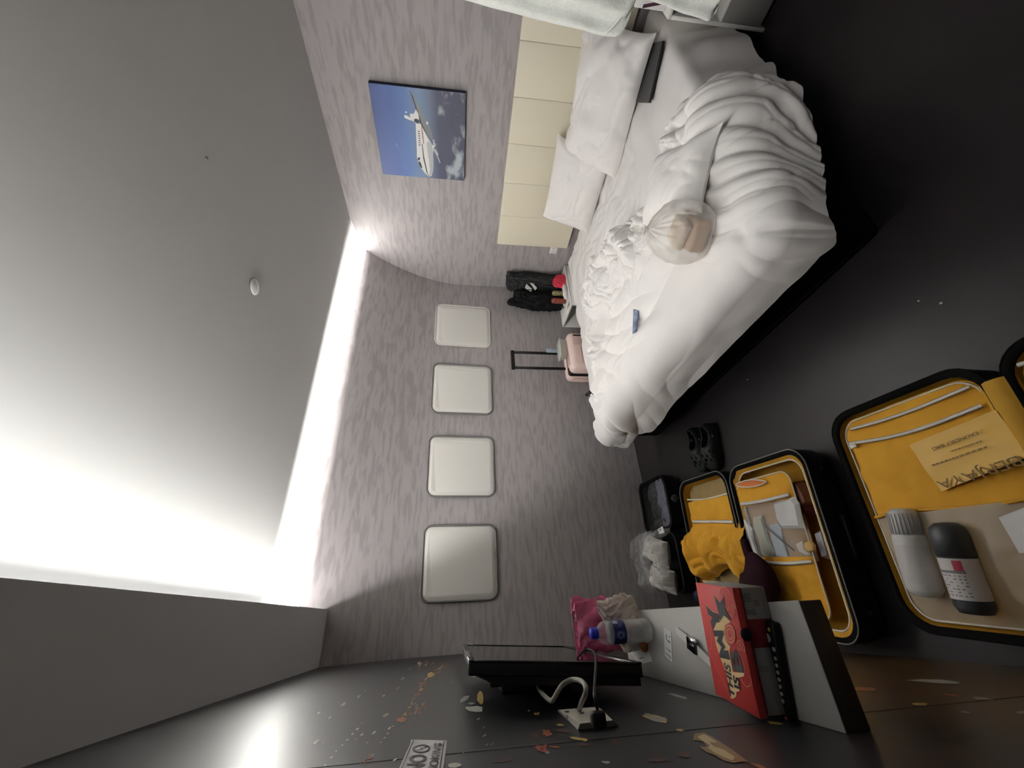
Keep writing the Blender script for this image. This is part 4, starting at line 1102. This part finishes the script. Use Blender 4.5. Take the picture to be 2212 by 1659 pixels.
# stuff in the open near side of the base
ZI = .065
for nm, pts, mt, lab_, cat, th in (('maroon_shirt', [(560, 255), (640, 245), (690, 350), (730, 500), (690, 540), (620, 440), (570, 340)], mat('maroon_cloth', lin(92, 40, 38), .85), 'dark red cloth stuffed along the near side of the middle suitcase', 'cloth', .04),
                                   ('beige_cloth', [(640, 250), (700, 340), (730, 420), (700, 450), (650, 350)], mat('dusty_pink', lin(134, 92, 78), .85), 'dusty pink cloth beside the dark red cloth in the middle suitcase', 'cloth', .045),
                                   ('blue_white_pouch', [(760, 640), (820, 620), (860, 760), (880, 840), (830, 860), (790, 740)], mat('white_pouch', lin(186, 186, 190), .7), 'white pouch with a blue print at the near edge of the middle suitcase', 'pouch', .03)):
    slip(nm, L5(pts), mt, lab_, cat, th, ZI)
g = M()
for k in range(4):
    a = L5([(800 + 8 * k, 700 + 30 * k), (838 + 8 * k, 720 + 34 * k)]); p_, q_ = px(*a[0], 2, ZI + .036), px(*a[1], 2, ZI + .036); g.tube([tuple(p_), tuple(q_)], .004, 6)
obj('blue_print', g, NAVY, bpy.data.objects['blue_white_pouch'])
g = M(); p_ = px(1612, 1013, 2, .03)
g.poly([tuple(px(x, y, 2, z)) for x, y, z in ((1604, 1007, .10), (1624, 1010, .10), (1620, 1022, .10), (1604, 1023, .10))])
g = M().prism([tuple(px(x, y, 2, .100)) for x, y in ((1604, 1006), (1626, 1010), (1620, 1022), (1604, 1024))], (0, 0, .001)); obj('luggage_tag', g, PAPER, med)

# dark maroon pouch over the hinge of the medium suitcase
mp_ = thing('maroon_pouch', (.10, 1.83, .14), 'dark maroon soft pouch with a short neck lying behind the meal box', 'pouch')
zz = .21
ctr_ = [(1607, 1165, .014), (1612, 1182, .018), (1618, 1198, .024), (1627, 1214, .050), (1636, 1235, .080), (1640, 1258, .094), (1636, 1282, .092), (1628, 1305, .072), (1622, 1320, .03)]
cp3 = [px(x, y, 2, zz) for x, y, r_ in ctr_]
def blob(pts, rad, flat, nseg=18):
    P_ = []
    cc = spline(pts, 4); rr = np.interp(np.linspace(0, len(rad) - 1, len(cc)), range(len(rad)), rad)
    for i, c in enumerate(cc):
        t = (cc[min(i + 1, len(cc) - 1)] - cc[max(i - 1, 0)]).normalized(); sdd = t.cross(Vector((0, 0, 1))).normalized(); up_ = sdd.cross(t)
        P_.append([tuple(c + sdd * math.cos(q_) * rr[i] + up_ * math.sin(q_) * rr[i] * flat) for q_ in np.linspace(0, 2 * PI, nseg, endpoint=False)])
    return M().grid([[tuple(cc[0])] * nseg] + P_ + [[tuple(cc[-1])] * nseg], closed_v=True)
obj('body', blob(cp3[2:], [r_ for _, _, r_ in ctr_[2:]], .62), MAROON, mp_)
obj('neck', blob(cp3[:4], [.020, .022, .024, .030], .8), MAROON, mp_)

# small black case by the window wall
fs = sframe(.800, 2.520, 5.0)
sm = thing('travel_case', fs(.4, .2, 0), 'small black case lying open on the floor along the window wall', 'suitcase')
half(sm, fs, 0, .355, 0, .415, .125, .065, CHAR, SHELL, 'lid_shell')
half(sm, fs, .372, .735, 0, .415, .125, .065, CHAR, SHELL)
obj('mesh_pocket', M().grid(panel(fs, .022, .335, .022, .300, .100, r=.04, bulge=.010, seed=261, wr=.016)), mat('black_mesh', (.022, .022, .023), .7), sm)
obj('grey_flap', M().grid(panel(fs, .022, .335, .022, .150, .112, r=.03, bulge=.010, seed=263, wr=.012)), mat('slate_cloth', lin(92, 92, 104), .75), sm)
obj('badge', M().lathe([(.024, 0), (.024, .003), (.018, .005), (0, .005)], fs(.17, -.001, .075), (-math.sin(math.radians(5)), -math.cos(math.radians(5)), 0), 24), mat('badge_grey', (.10, .10, .10), .4), sm)
g = M().prism([tuple(px(x, y, 2, .131)) for x, y in ((1420, 1144), (1431, 1137), (1436, 1151), (1425, 1154))], (0, 0, .001)); obj('care_tag', g, PAPER, sm)
for nm, o_, w_, h_, th, sd_, lab_ in (('wrapped_clothes', (.478, .215, .150), .165, .27, .12, 271, 'white clothes bundle nearer the lid in the small black case'), ('wrapped_clothes', (.640, .205, .145), .140, .28, .12, 273, 'white clothes bundle nearer the shelf in the small black case')):
    O = Vector(fs(*o_)); U = Vector(fs(1, .25, 0)) - Vector(fs(0, 0, 0)); V2 = Vector(fs(-.25, 1, 0)) - Vector(fs(0, 0, 0))
    T = frame3(O, U, V2); a, b = cushion(w_, h_, th, sd_, 50, 40, ear=.10, wr=2.0)
    if T(np.array([0, 0, 1.0]))[2] < O.z: a, b = a * [1, 1, -1], b * [1, 1, -1]
    obj(nm, M().grid(T(a)).grid(T(b), flip=True), mat('grey_white_cloth', lin(206, 202, 194), .85) if sd_ == 271 else bpy.data.materials['grey_white_cloth'], label=lab_, cat='clothes')
p0 = fs(.56, .21, 0)
x = np.linspace(-.21, .17, 60)[None, :]; y = np.linspace(-.20, .27, 60)[:, None]
a_ = math.radians(5)
H_ = .245 + .02 * pn(x * 7, y * 7, 281) + .035 * (folds(x * 13, y * 13, 283, .8, .6) - .4) - 1.1 * np.maximum(np.abs(x + .02) - .13, 0) - .85 * np.maximum(np.abs(y - .02) - .17, 0)
P = np.stack([p0[0] - x * math.cos(a_) + y * math.sin(a_), p0[1] + x * math.sin(a_) + y * math.cos(a_), H_], -1)
obj('plastic_wrap', M().grid(P), CLEARP, label='crinkled clear plastic bag around the white clothes in the small black case', cat='bag')
g = M().lathe([(0, 0), (.035, .002), (.04, .03), (.038, .08), (.025, .115), (0, .12)], (.055, 2.505, .0), n=20)
obj('navy_cap', g, mat('navy_cloth', lin(28, 30, 62), .7), label='dark navy rounded cap peeping out behind the shelf edge', cat='cap')

# ------------------------------------------------------------------ clogs
def clog(o, ang, label, mir):
    th = thing('clog', o, label, 'shoe', 'pair of dark clogs')
    ca, sa = math.cos(ang), math.sin(ang)
    tr = lambda l, w, z: (o[0] + ca * l - sa * w, o[1] + sa * l + ca * w, z)
    ls = np.linspace(-.135, .135, 34)
    hw = lambda l: (.050 + .012 * math.sin((l + .02) * 14)) * (max(0, 1 - (abs(l) / .139) ** 5)) ** .5
    cx = lambda l: mir * .010 * math.sin((l + .05) * 11)
    out = [(l, cx(l) + hw(l)) for l in ls] + [(l, cx(l) - hw(l)) for l in ls[::-1]]
    g = M(); g.grid([[tr(l * .97, w * .94, .001) for l, w in out], [tr(l, w, .008) for l, w in out], [tr(l * 1.01, w * 1.02, .022) for l, w in out], [tr(l * .96, w * .93, .030) for l, w in out]], closed_v=True)
    n = len(out); g.f += [tuple(range(n))[::-1], tuple(3 * n + i for i in range(n))]; g.mi += [0, 0]; g.sm += [False, False]
    obj('sole', g, CLOG, th)
    top = lambda l: float(np.interp(l, [-.137, -.12, -.05, .0, .03, .07, .105, .125, .137], [.070, .092, .076, .082, .086, .076, .058, .046, .034]))
    # foam body, with the foot opening and the vents left out of the shell
    P_ = []; ll = np.linspace(-.137, .137, 84); vs = np.linspace(-1, 1, 61)
    for l in ll:
        row = []; w = max(hw(l) * 1.03, .004)
        for v in vs:
            q_ = v * PI / 2
            row.append(tr(l, cx(l) + w * math.copysign(abs(math.sin(q_)) ** .75, math.sin(q_)), .020 + (top(l) - .020) * max(math.cos(q_), 0) ** .55))
        P_.append(row)
    P_ = np.array(P_); a, b = P_.shape[:2]; f = []
    vents = [(.030, -.42), (.026, .44), (.050, -.14), (.052, .22), (.056, .60), (.056, -.62), (.075, .02), (.076, .40), (.076, -.38), (.096, -.16), (.096, .24), (.030, .74), (.030, -.76), (-.06, .80), (-.06, -.80)]
    for i in range(a - 1):
        for j in range(b - 1):
            l = (ll[i] + ll[i + 1]) / 2; v = (vs[j] + vs[j + 1]) / 2
            if ((l + .058) / .064) ** 2 + (v / .58) ** 2 < 1: continue
            if any(((l - a_) / .0085) ** 2 + ((v - b_) / .085) ** 2 < 1 for a_, b_ in vents): continue
            f.append((i * b + j, (i + 1) * b + j, (i + 1) * b + j + 1, i * b + j + 1))
    g = M().add(P_.reshape(-1, 3).tolist(), f, 0, True)
    obj('upper', g, CLOG, th)
    rim = []
    for k in range(40):
        t = 2 * PI * k / 40; l = -.058 + .064 * math.cos(t); q_ = .58 * math.sin(t) * PI / 2
        rim.append(tr(l, cx(l) + hw(l) * 1.03 * math.copysign(abs(math.sin(q_)) ** .75, math.sin(q_)), .020 + (top(l) - .020) * math.cos(q_) ** .55))
    obj('collar', M().tube(rim, .0042, 6, closed=True), CLOG, th)


clog((.838, 2.188, 0), math.radians(163), 'dark perforated clog nearer the window wall, one of a pair on the floor', 1)
clog((.806, 2.060, 0), math.radians(163), 'dark perforated clog nearer the large suitcase, one of a pair on the floor', -1)

# ------------------------------------------------------------------ things on the bed
lp = thing('laptop', (2.61, .97, .49), 'closed black laptop lying on the sheet in front of the pillow', 'laptop')
c4 = [Vector(px(x, y, 2, .502)) for x, y in ((1395, 97), (1431, 88), (1401, 222), (1373, 221))]
g = M(); g.prism([tuple(v - Vector((0, 0, .014))) for v in c4], (0, 0, .007)); obj('base', g, BLACKP, lp)
g = M(); g.prism([tuple(v - Vector((0, 0, .0065))) for v in c4], (0, 0, .0065)); obj('lid', g, mat('laptop_lid', (.018, .018, .019), .35), lp)
ph = thing('phone_stand', (1.49, 2.62, .50), 'small black folding phone tripod at the window side of the bed', 'tripod')
ap = Vector(px(1282, 842, 1, 2.36))
obj('grip', M().tube([tuple(ap), tuple(px(1266, 854, 1, 2.42))], .012, 8), BLACKP, ph)
obj('leg', M().tube([tuple(ap), tuple(px(1289, 857, 1, 2.34))], .004, 6), BLACKP, ph); obj('leg', M().tube([tuple(px(1275, 847, 1, 2.39)), tuple(px(1289, 857, 1, 2.34))], .004, 6), BLACKP, ph)
bl_ = thing('tissue_pack', (1.46, 1.72, .55), 'dark blue printed packet half buried in the duvet folds', 'packet')
q_ = [px(x, y, 2, z) for x, y, z in ((1368, 668, .570), (1366, 722, .570), (1374, 718, .560), (1378, 672, .560))]
obj('packet', M().prism([tuple(v) for v in q_], (.004, .0, -.006)), mat('packet_blue', lin(62, 76, 108), .4, mottle=(30, lin(104, 118, 148), .1)), bl_)

# takeaway bag
tb = thing('takeaway_bag', (1.50, 1.13, .53), 'knotted milky plastic takeaway bag standing on the duvet', 'bag')
ct = np.array([1.315, 1.005, .530])
zb0 = .530
nu = 96; rows = []
prof = [(.00, .004), (.085, .002), (.122, .018), (.138, .050), (.142, .090), (.134, .130), (.108, .165), (.070, .195), (.032, .214), (.013, .224), (.012, .232), (.022, .240)]
rr = [p[0] for p in prof]; hh = [p[1] for p in prof]
for s in np.linspace(0, len(prof) - 1, 56):
    R0 = float(np.interp(s, range(len(prof)), rr)); H0 = float(np.interp(s, range(len(prof)), hh)); row = []
    for k in range(nu):
        t = 2 * PI * k / nu
        sq = (abs(math.cos(t - .5)) ** 3.0 + abs(math.sin(t - .5)) ** 3.0) ** (-1 / 3.0)
        pl_ = 1 + .050 * sst(4.5, 7.5, s) * math.sin(t * 17 + 2 * math.sin(t * 3)) + .035 * sst(4, 8, s) * math.sin(t * 29) + .035 * float(pn(math.cos(t) * 2 + s * .3, math.sin(t) * 2, 301))
        R1 = .86 * R0 * pl_ * (1 + (sq - 1) * .75 * float(1 - sst(5, 8, s)))
        row.append((ct[0] + R1 * math.cos(t), ct[1] + R1 * math.sin(t), zb0 + H0 * 1.05 + .006 * float(pn(math.cos(t) * 3, math.sin(t) * 3 + s, 303)) * float(sst(0, 2, s))))
    rows.append(row)
obj('film', M().grid(rows, closed_v=True), BAGW, tb)
obj('container', M().box(ct[0] - .078, ct[0] + .078, ct[1] - .062, ct[1] + .062, zb0 + .012, zb0 + .080, .014, 3, Matrix.Translation(Vector(ct)) @ Matrix.Rotation(.5, 4, 'Z') @ Matrix.Translation(-Vector(ct))), mat('carton', lin(188, 156, 128), .7), tb)
obj('container', M().box(ct[0] - .055, ct[0] + .055, ct[1] - .055, ct[1] + .055, zb0 + .082, zb0 + .120, .012, 3, Matrix.Translation(Vector(ct)) @ Matrix.Rotation(.2, 4, 'Z') @ Matrix.Translation(-Vector(ct))), mat('carton_pale', lin(200, 180, 160), .7), tb)
for a_, c_, d_ in ((1.9, .09, .045), (.6, .075, .06)):
    ex, ey = math.cos(a_), math.sin(a_)
    pts = spline([(ct[0] + ex * t, ct[1] + ey * t, zb0 + .236 + z) for t, z in ((.0, .0), (.03, .022), (.06, .034), (c_, .022), (c_ + .01, .0))])
    g = M(); g.grid([[tuple(p + Vector((-ey * w, ex * w, .006 * math.sin(i * .7) * (w > 0)))) for w in (-.011, -.003, .005, .012)] for i, p in enumerate(pts)]); obj('handle_ear', g, BAGW, tb)

# ------------------------------------------------------------------ far side of the bed: cabinet, clothes, pink suitcase
def cabinet(name, x0, x1, y0, y1, h, label, fx):
    th = thing(name, ((x0 + x1) / 2, (y0 + y1) / 2, 0), label, 'nightstand')
    t = .018
    obj('side_panel', M().box(x0, x1, y0, y0 + t, .0, h - t, .0015, 1), PLASTIC_W, th); obj('side_panel', M().box(x0, x1, y1 - t, y1, 0, h - t, .0015, 1), PLASTIC_W, th)
    obj('top', M().box(x0 - .004, x1, y0, y1, h - t, h, .002, 1), PLASTIC_W, th)
    obj('back_panel', M().box(x1 - .012, x1, y0 + t, y1 - t, .03, h - t), GREYP, th)
    obj('shelf_board', M().box(x0 + .004, x1 - .012, y0 + t, y1 - t, .235, .250, .001, 1), PLASTIC_W, th)
    obj('bottom', M().box(x0 + .004, x1 - .012, y0 + t, y1 - t, .03, .045), GREYP, th)
    obj('door', M().box(x0 + .001, x0 + .017, y0 + t + .002, y1 - t - .002, .032, .233, .0015, 1), GREYP, th)
    return th


cabinet('nightstand', 2.505, 2.98, .265, .700, .52, 'white edged open nightstand with grey door beside the near side of the bed', 1)
cabinet('nightstand', 2.46, 2.965, 2.730, 3.065, .50, 'white edged nightstand in the corner, loaded with jackets and snacks', 1)
NS = .50
# shopping bag on the near nightstand
sb = thing('shopping_bag', (2.65, .60, .52), 'white paper shopping bag with dark maroon letters on the near nightstand', 'bag')
obj('bag_body', M().box(2.56, 2.74, .50, .690, .521, .68, .006, 2), PAPER, sb)
g = M()
put_text(g, 'VLM', ((2.5585, .688, .530), (2.5585, .520, .530), (2.5585, .520, .640), (2.5585, .688, .640)), bold=.03)
obj('lettering', g, mat('plum_ink', lin(72, 40, 54), .6), sb)
cl = crumpled('m', [(2.66, .48, .252, .10, .13), (2.66, .48, .30, .12, .16), (2.66, .48, .37, .10, .13), (2.66, .48, .40, .03, .04)], None, '', '', 311, 40, 30, .02)
obj('maroon_cloth_bundle', cl, mat('wine_cloth', lin(88, 20, 40), .85), label='wine red cloth bundle inside the near nightstand', cat='cloth')

# jackets
def drapery(name, rings, mt, seed, amp, label, cat, group=None):
    g = crumpled(name, rings, None, '', '', seed, 84, 80, amp, fr=1.7)
    return obj(name, g, mt, label=label, cat=cat, group=group)


jb = drapery('jacket', [(2.885, 2.93, NS + .002, .068, .10), (2.885, 2.93, NS + .10, .072, .11), (2.885, 2.93, NS + .25, .070, .10), (2.89, 2.93, NS + .40, .066, .10), (2.90, 2.93, NS + .47, .06, .09), (2.905, 2.91, NS + .54, .05, .085), (2.91, 2.91, NS + .555, .03, .05)], CHAR, 321, .032, 'charcoal grey jacket heaped upright against the headboard wall', 'jacket')
jk = drapery('jacket', [(2.705, 2.965, NS + .002, .055, .085), (2.70, 2.965, NS + .12, .070, .09), (2.70, 2.965, NS + .28, .070, .09), (2.715, 2.965, NS + .40, .066, .09), (2.725, 2.96, NS + .45, .055, .08), (2.735, 2.96, NS + .485, .03, .05)], BLACK, 331, .034, 'black jacket with white tags piled in front of the charcoal one', 'jacket')
jk['_o'] = (0, 0, 0)
g = M().tube(spline([(2.67, 2.97, NS + .40), (2.645, 2.97, NS + .48), (2.65, 2.965, NS + .53), (2.68, 2.96, NS + .525), (2.71, 2.955, NS + .46)]), .020, 10); obj('sleeve', g, BLACK, jk)
g = M()
for pts in (((1134, 622), (1137, 613), (1150, 625), (1147, 630)), ((1144, 610), (1148, 608), (1160, 622), (1156, 627))):
    g.prism([tuple(px(x, y, 1, 2.858)) for x, y in pts], (0, .002, 0))
obj('tag', g, PAPER, jk)
rd = drapery('red_cloth', [(2.80, 2.785, NS + .002, .055, .025), (2.80, 2.785, NS + .03, .075, .032), (2.79, 2.785, NS + .08, .060, .030), (2.775, 2.785, NS + .115, .03, .02), (2.77, 2.785, NS + .125, .01, .01)], mat('coral_red_cloth', lin(216, 62, 84), .8), 341, .024, 'coral red cloth crumpled on the corner nightstand', 'cloth')
wp = crumpled('w', [(2.655, 2.775, NS + .002, .06, .02), (2.655, 2.775, NS + .018, .095, .032), (2.655, 2.775, NS + .032, .085, .03), (2.655, 2.775, NS + .046, .03, .012)], None, '', '', 351, 48, 24, .008)
obj('white_pouch', wp, mat('pouch_white', (.72, .71, .70), .35), label='shiny white plastic pouch at the front of the corner nightstand', cat='pouch')
tr_ = M(); tr_.grid([[(2.462 + .30 * t, 2.752, NS + .0015 + .020 * max(0, 1 - t * 6)), (2.462 + .30 * t, 2.80, NS + .0015 + .012 * max(0, 1 - t * 6)), (2.462 + .30 * t, 2.80, NS + .004 + .012 * max(0, 1 - t * 6)), (2.462 + .30 * t, 2.752, NS + .004 + .020 * max(0, 1 - t * 6))] for t in np.linspace(0, 1, 12)], closed_v=True)
obj('white_packet', tr_, PAPER, label='thin white packet curling up at the corner nightstand edge', cat='packet')
def can(x, y, label, c1, c2, h=.115, r_=.026):
    th = thing('drink_can', (x, y, NS), label, 'can')
    obj('can_body', M().lathe([(0, .001), (r_ * .8, 0), (r_, .008), (r_, h - .012), (r_ * .82, h), (r_ * .80, h - .004), (0, h - .004)], (x, y, NS), n=22), mat('can_' + c1[0], c1[1], .3, .4, mottle=(45, c2, .08)), th)
    obj('pull_tab', M().lathe([(.009, h - .003), (.009, h - .001), (0, h - .001)], (x, y, NS), n=12), mat('tab_' + c1[0], (.5, .5, .5), .3, 1), th)
can(2.690, 2.838, 'gold and green drink can nearer the jackets on the corner nightstand', ('gold', lin(112, 108, 70)), lin(160, 152, 110), .125)
can(2.605, 2.850, 'brown and red drink can beside the wall on the corner nightstand', ('brown', lin(92, 72, 52)), lin(170, 78, 66), .14)
g = M().tube(spline([(2.555, 2.87, NS + .02), (2.535, 2.87, NS + .03), (2.53, 2.87, NS + .06), (2.55, 2.87, NS + .075)]), .004, 6); obj('black_strap', g, BLACK, label='thin black strap curling beside the brown drink can', cat='strap')

# pink suitcase upright behind the bed
ps = thing('cabin_suitcase', (2.03, 2.91, 0), 'pale pink ribbed suitcase standing behind the bed with its handle raised', 'suitcase')
obj('front_shell', M().box(1.80, 2.19, 2.778, 2.905, .05, .560, .050, 5), PINKS, ps)
obj('rear_shell', M().box(1.80, 2.19, 2.932, 3.040, .05, .556, .045, 5), PINKS, ps)
obj('zip_band', M().box(1.806, 2.184, 2.895, 2.942, .055, .556, .030, 4), BLACKP, ps)
RIBM = mat('pink_rib', (.56, .41, .37), .5)
for k in range(8):
    zz_ = .30 + .022 * k
    obj('rib', M().box(1.86, 2.02, 2.7745, 2.780, zz_, zz_ + .010, .002, 1), RIBM, ps)
for k in range(7):
    xx_ = 2.035 + .012 * k
    obj('rib', M().box(xx_, xx_ + .006, 2.7745, 2.780, .36, .52, .002, 1), RIBM, ps)
for k in range(7):
    yy = 2.815 + .011 * k
    obj('rib', M().box(1.86, 1.98, yy, yy + .005, .558, .5625, .0015, 1), RIBM, ps)
for k in range(5):
    yy = 2.948 + .014 * k
    obj('rib', M().box(1.797, 1.803, yy, yy + .006, .20, .50, .002, 1), RIBM, ps)
obj('name_plate', M().box(2.135, 2.150, 2.7735, 2.779, .42, .51, .002, 1), BLACKP, ps)
for xx_ in (1.920, 2.085):
    obj('handle_rod', M().tube([(xx_, 2.985, .55), (xx_, 2.985, .80), (xx_, 2.985, 1.02)], [.013, .0125, .0115], 10), BLACKP, ps)
obj('handle_grip', M().box(1.902, 2.103, 2.970, 3.000, 1.012, 1.046, .010, 3), BLACKP, ps)
for xx_, yy in ((1.84, 2.83), (2.15, 2.83), (1.84, 2.99), (2.15, 2.99)):
    obj('wheel', M().lathe([(0, -.012), (.024, -.012), (.026, 0), (.024, .012), (0, .012)], (xx_, yy, .026), (1, 0, 0), 18), BLACKP, ps)
fc = thing('food_container', (2.05, 2.90, .567), 'clear plastic food container with snacks on top of the pink suitcase', 'container')
fz = .564
def tb_(z0, z1, a, b, in_): return [[(2.045 + sx * (a if z == 0 else b), 2.868 + sy_ * ((a if z == 0 else b) * .62), [z0, z1][z]) for sx, sy_ in ((-1, -1), (1, -1), (1, 1), (-1, 1))] for z in (0, 1)]
g = M(); g.grid(tb_(fz, fz + .055, .070, .085, 0), closed_v=True, smooth=False); g.poly(tb_(fz, fz + .055, .070, .085, 0)[0]); obj('tub', g, film('tub_plastic', (.62, .64, .60), .35, .2), fc)
g = M(); g.box(1.955, 2.135, 2.812, 2.924, fz + .055, fz + .066, .004, 2); obj('lid', g, film('lid_plastic', (.62, .64, .60), .45, .2), fc)
g = M()
for k in range(9):
    a_, b_ = 1.998 + .045 * (k % 3) + random.uniform(-.008, .008), 2.843 + .025 * (k // 3)
    g.lathe([(0, 0), (.017, .004), (.020, .016), (.013, .030), (0, .034)], (a_, b_, fz + .002), n=10)
sn = obj('snacks', g, mat('snack', lin(190, 168, 126), .7), fc); sn['kind'] = 'stuff'
g = M().box(2.075, 2.108, 2.935, 2.965, .560, .72, .006, 2); obj('blue_pack', g, mat('pale_blue_pack', lin(150, 160, 170), .5), label='slim pale blue carton standing behind the raised suitcase handle', cat='carton')

# ------------------------------------------------------------------ towels on a stand at the right edge
struct('wall_near', M().box(1.60, XR, .06, .16, 0, ZC), PLAIN)
ts = thing('towel_peg', (1.72, .16, 1.80), 'slim black wall pegs just outside the frame at the right', 'peg')
obj('plate', M().box(1.69, 1.75, .16, .168, 1.10, 1.88, .002, 1), BLACKP, ts)
obj('arm', M().tube([(1.70, .166, 1.80), (1.70, .40, 1.82), (1.70, .425, 1.85)], .008, 8), BLACKP, ts)
obj('arm', M().tube([(1.74, .166, 1.115), (1.74, .37, 1.12), (1.74, .39, 1.15)], .008, 8), BLACKP, ts)


def towel(pix, xpl, zt, zb_, label, seed, thick=.05, inner=.20):
    """hanging towel; its free edge follows pix on the plane x = xpl, the rest falls outside the frame"""
    e = sorted([(px(x, y, 0, xpl).z, px(x, y, 0, xpl).y) for x, y in pix]); zs_ = np.linspace(zb_, zt, 60)
    ye = np.interp(zs_, [q[0] for q in e], [q[1] for q in e])
    P_ = []
    for z, y1 in zip(zs_, ye):
        row = []; k = 40; wob = min(1, (z - zb_) / .03 + .35)
        for i in range(k):
            t = 2 * PI * i / k; y0 = y1 - inner; yc, hy = (y0 + y1) / 2, (y1 - y0) / 2
            xx_ = xpl + thick * wob * math.copysign(abs(math.sin(t)) ** .8, math.sin(t)) + .012 * math.sin(y0 * 0 + 9 * math.cos(t) + z * 3)
            row.append((xx_, yc + hy * math.cos(t) * (.9 + .1 * wob), z))
        P_.append(row)
    P_ = np.array(P_); P_ += .006 * pn(P_[..., 1] * 14 + P_[..., 0] * 9, P_[..., 2] * 10, seed)[..., None]
    g = M(); g.grid([[tuple(P_[0].mean(0))] * 40] + P_.tolist() + [[tuple(P_[-1].mean(0))] * 40], closed_v=True)
    return g


g = towel([(800, -60), (1000, 0), (1120, 28), (1285, 70), (1318, 77), (1332, 74), (1345, 58), (1354, 40)], 1.70, 1.84, .962, '', 401)
t1 = obj('towel', g, TOWEL, label='upper white bath towel hanging at the right edge in front of the headboard', cat='towel')
t1['_o'] = (0, 0, 0)
pz = [px(x, y, 0, 1.655) for x, y in ((1308, 73), (1330, 50), (1352, 20), (1370, -10))]
g = M(); g.tube([tuple(v) for v in spline(pz, 4)], .004, 6); obj('hem', g, TOWEL, t1)
g = towel([(1380, -8), (1440, 12), (1490, 29), (1528, 42), (1545, 32), (1562, 12), (1572, -8)], 1.74, 1.14, .665, '', 411, .045)
obj('towel', g, TOWEL, label='lower white bath towel hanging in front of the near nightstand', cat='towel')

# ------------------------------------------------------------------ ceiling fittings and crumbs on the floor
sd_ = thing('smoke_detector', (1.368, 1.493, ZC), 'round white smoke detector disc on the ceiling', 'detector')
obj('cover', M().lathe([(.038, 0), (.038, -.005), (.034, -.008), (0, -.009)], (1.368, 1.493, ZC), n=36), mat('detector_white', (.60, .60, .58), .5), sd_)
obj('base_ring', M().lathe([(.041, 0), (.041, -.003), (.039, -.004), (.037, 0)], (1.368, 1.493, ZC), n=36), GASK, sd_)
obj('sprinkler_cap', M().lathe([(.007, 0), (.007, -.004), (0, -.006)], (1.519, .987, ZC), n=14), GASK, label='tiny dark fitting alone on the ceiling', cat='fitting')
for x, y, lab_ in ((1985, 650, 'tiny white paper crumb on the floor nearer the bed'), (2034, 655, 'larger white paper crumb on the floor nearer the large suitcase'), (1615, 820, 'white paper crumb on the floor along the bed base')):
    p = px(x, y, 2, .0); r_ = .005 if 'larger' in lab_ else .0032
    obj('paper_crumb', M().lathe([(0, 0), (r_, .0005), (r_ * .8, .003), (0, .004)], (p.x, p.y, 0), n=6), PAPER, label=lab_, cat='crumb')
g = M()
for a, b in (((1912, 368), (2008, 490)), ((1898, 737), (1927, 781)), ((1850, 214), (1902, 300))):
    p, q = px(*a, 2, .0004), px(*b, 2, .0004); t = (q - p).normalized(); n_ = Vector((-t.y, t.x, 0)) * .0012
    g.poly([tuple(p - n_), tuple(q - n_), tuple(q + n_), tuple(p + n_)])
obj('scratch', g, mat('scratch', (.012, .012, .012), .7), bpy.data.objects['floor'])

# LED strips of the coves, the lamps that light the room
LED = mat('led_white', (.9, .9, .88), .5, emit=(1, .985, .95, 6))
ls_ = thing('led_strip', (1.40, 2.83, 2.31), 'white LED strip hidden in the cove above the curved wall', 'light')
obj('diffuser', M().box(XL + .05, 2.93, 2.805, 2.825, 2.330, 2.340, .002, 1), LED, ls_); obj('profile', M().box(XL + .05, 2.93, 2.800, 2.830, 2.290, 2.329), PLASTIC_W, ls_)
ls_ = thing('led_strip', (.06, .75, 2.262), 'white LED strip lying on the flat soffit over the mural wall', 'light')
obj('diffuser', M().box(.066, .072, -.29, 2.62, 2.294, 2.312, .001, 1), LED, ls_); obj('profile', M().box(.045, .065, -.30, 2.63, 2.262, 2.316), PLASTIC_W, ls_)

for o in bpy.data.objects:
    if '_o' in o: del o['_o']
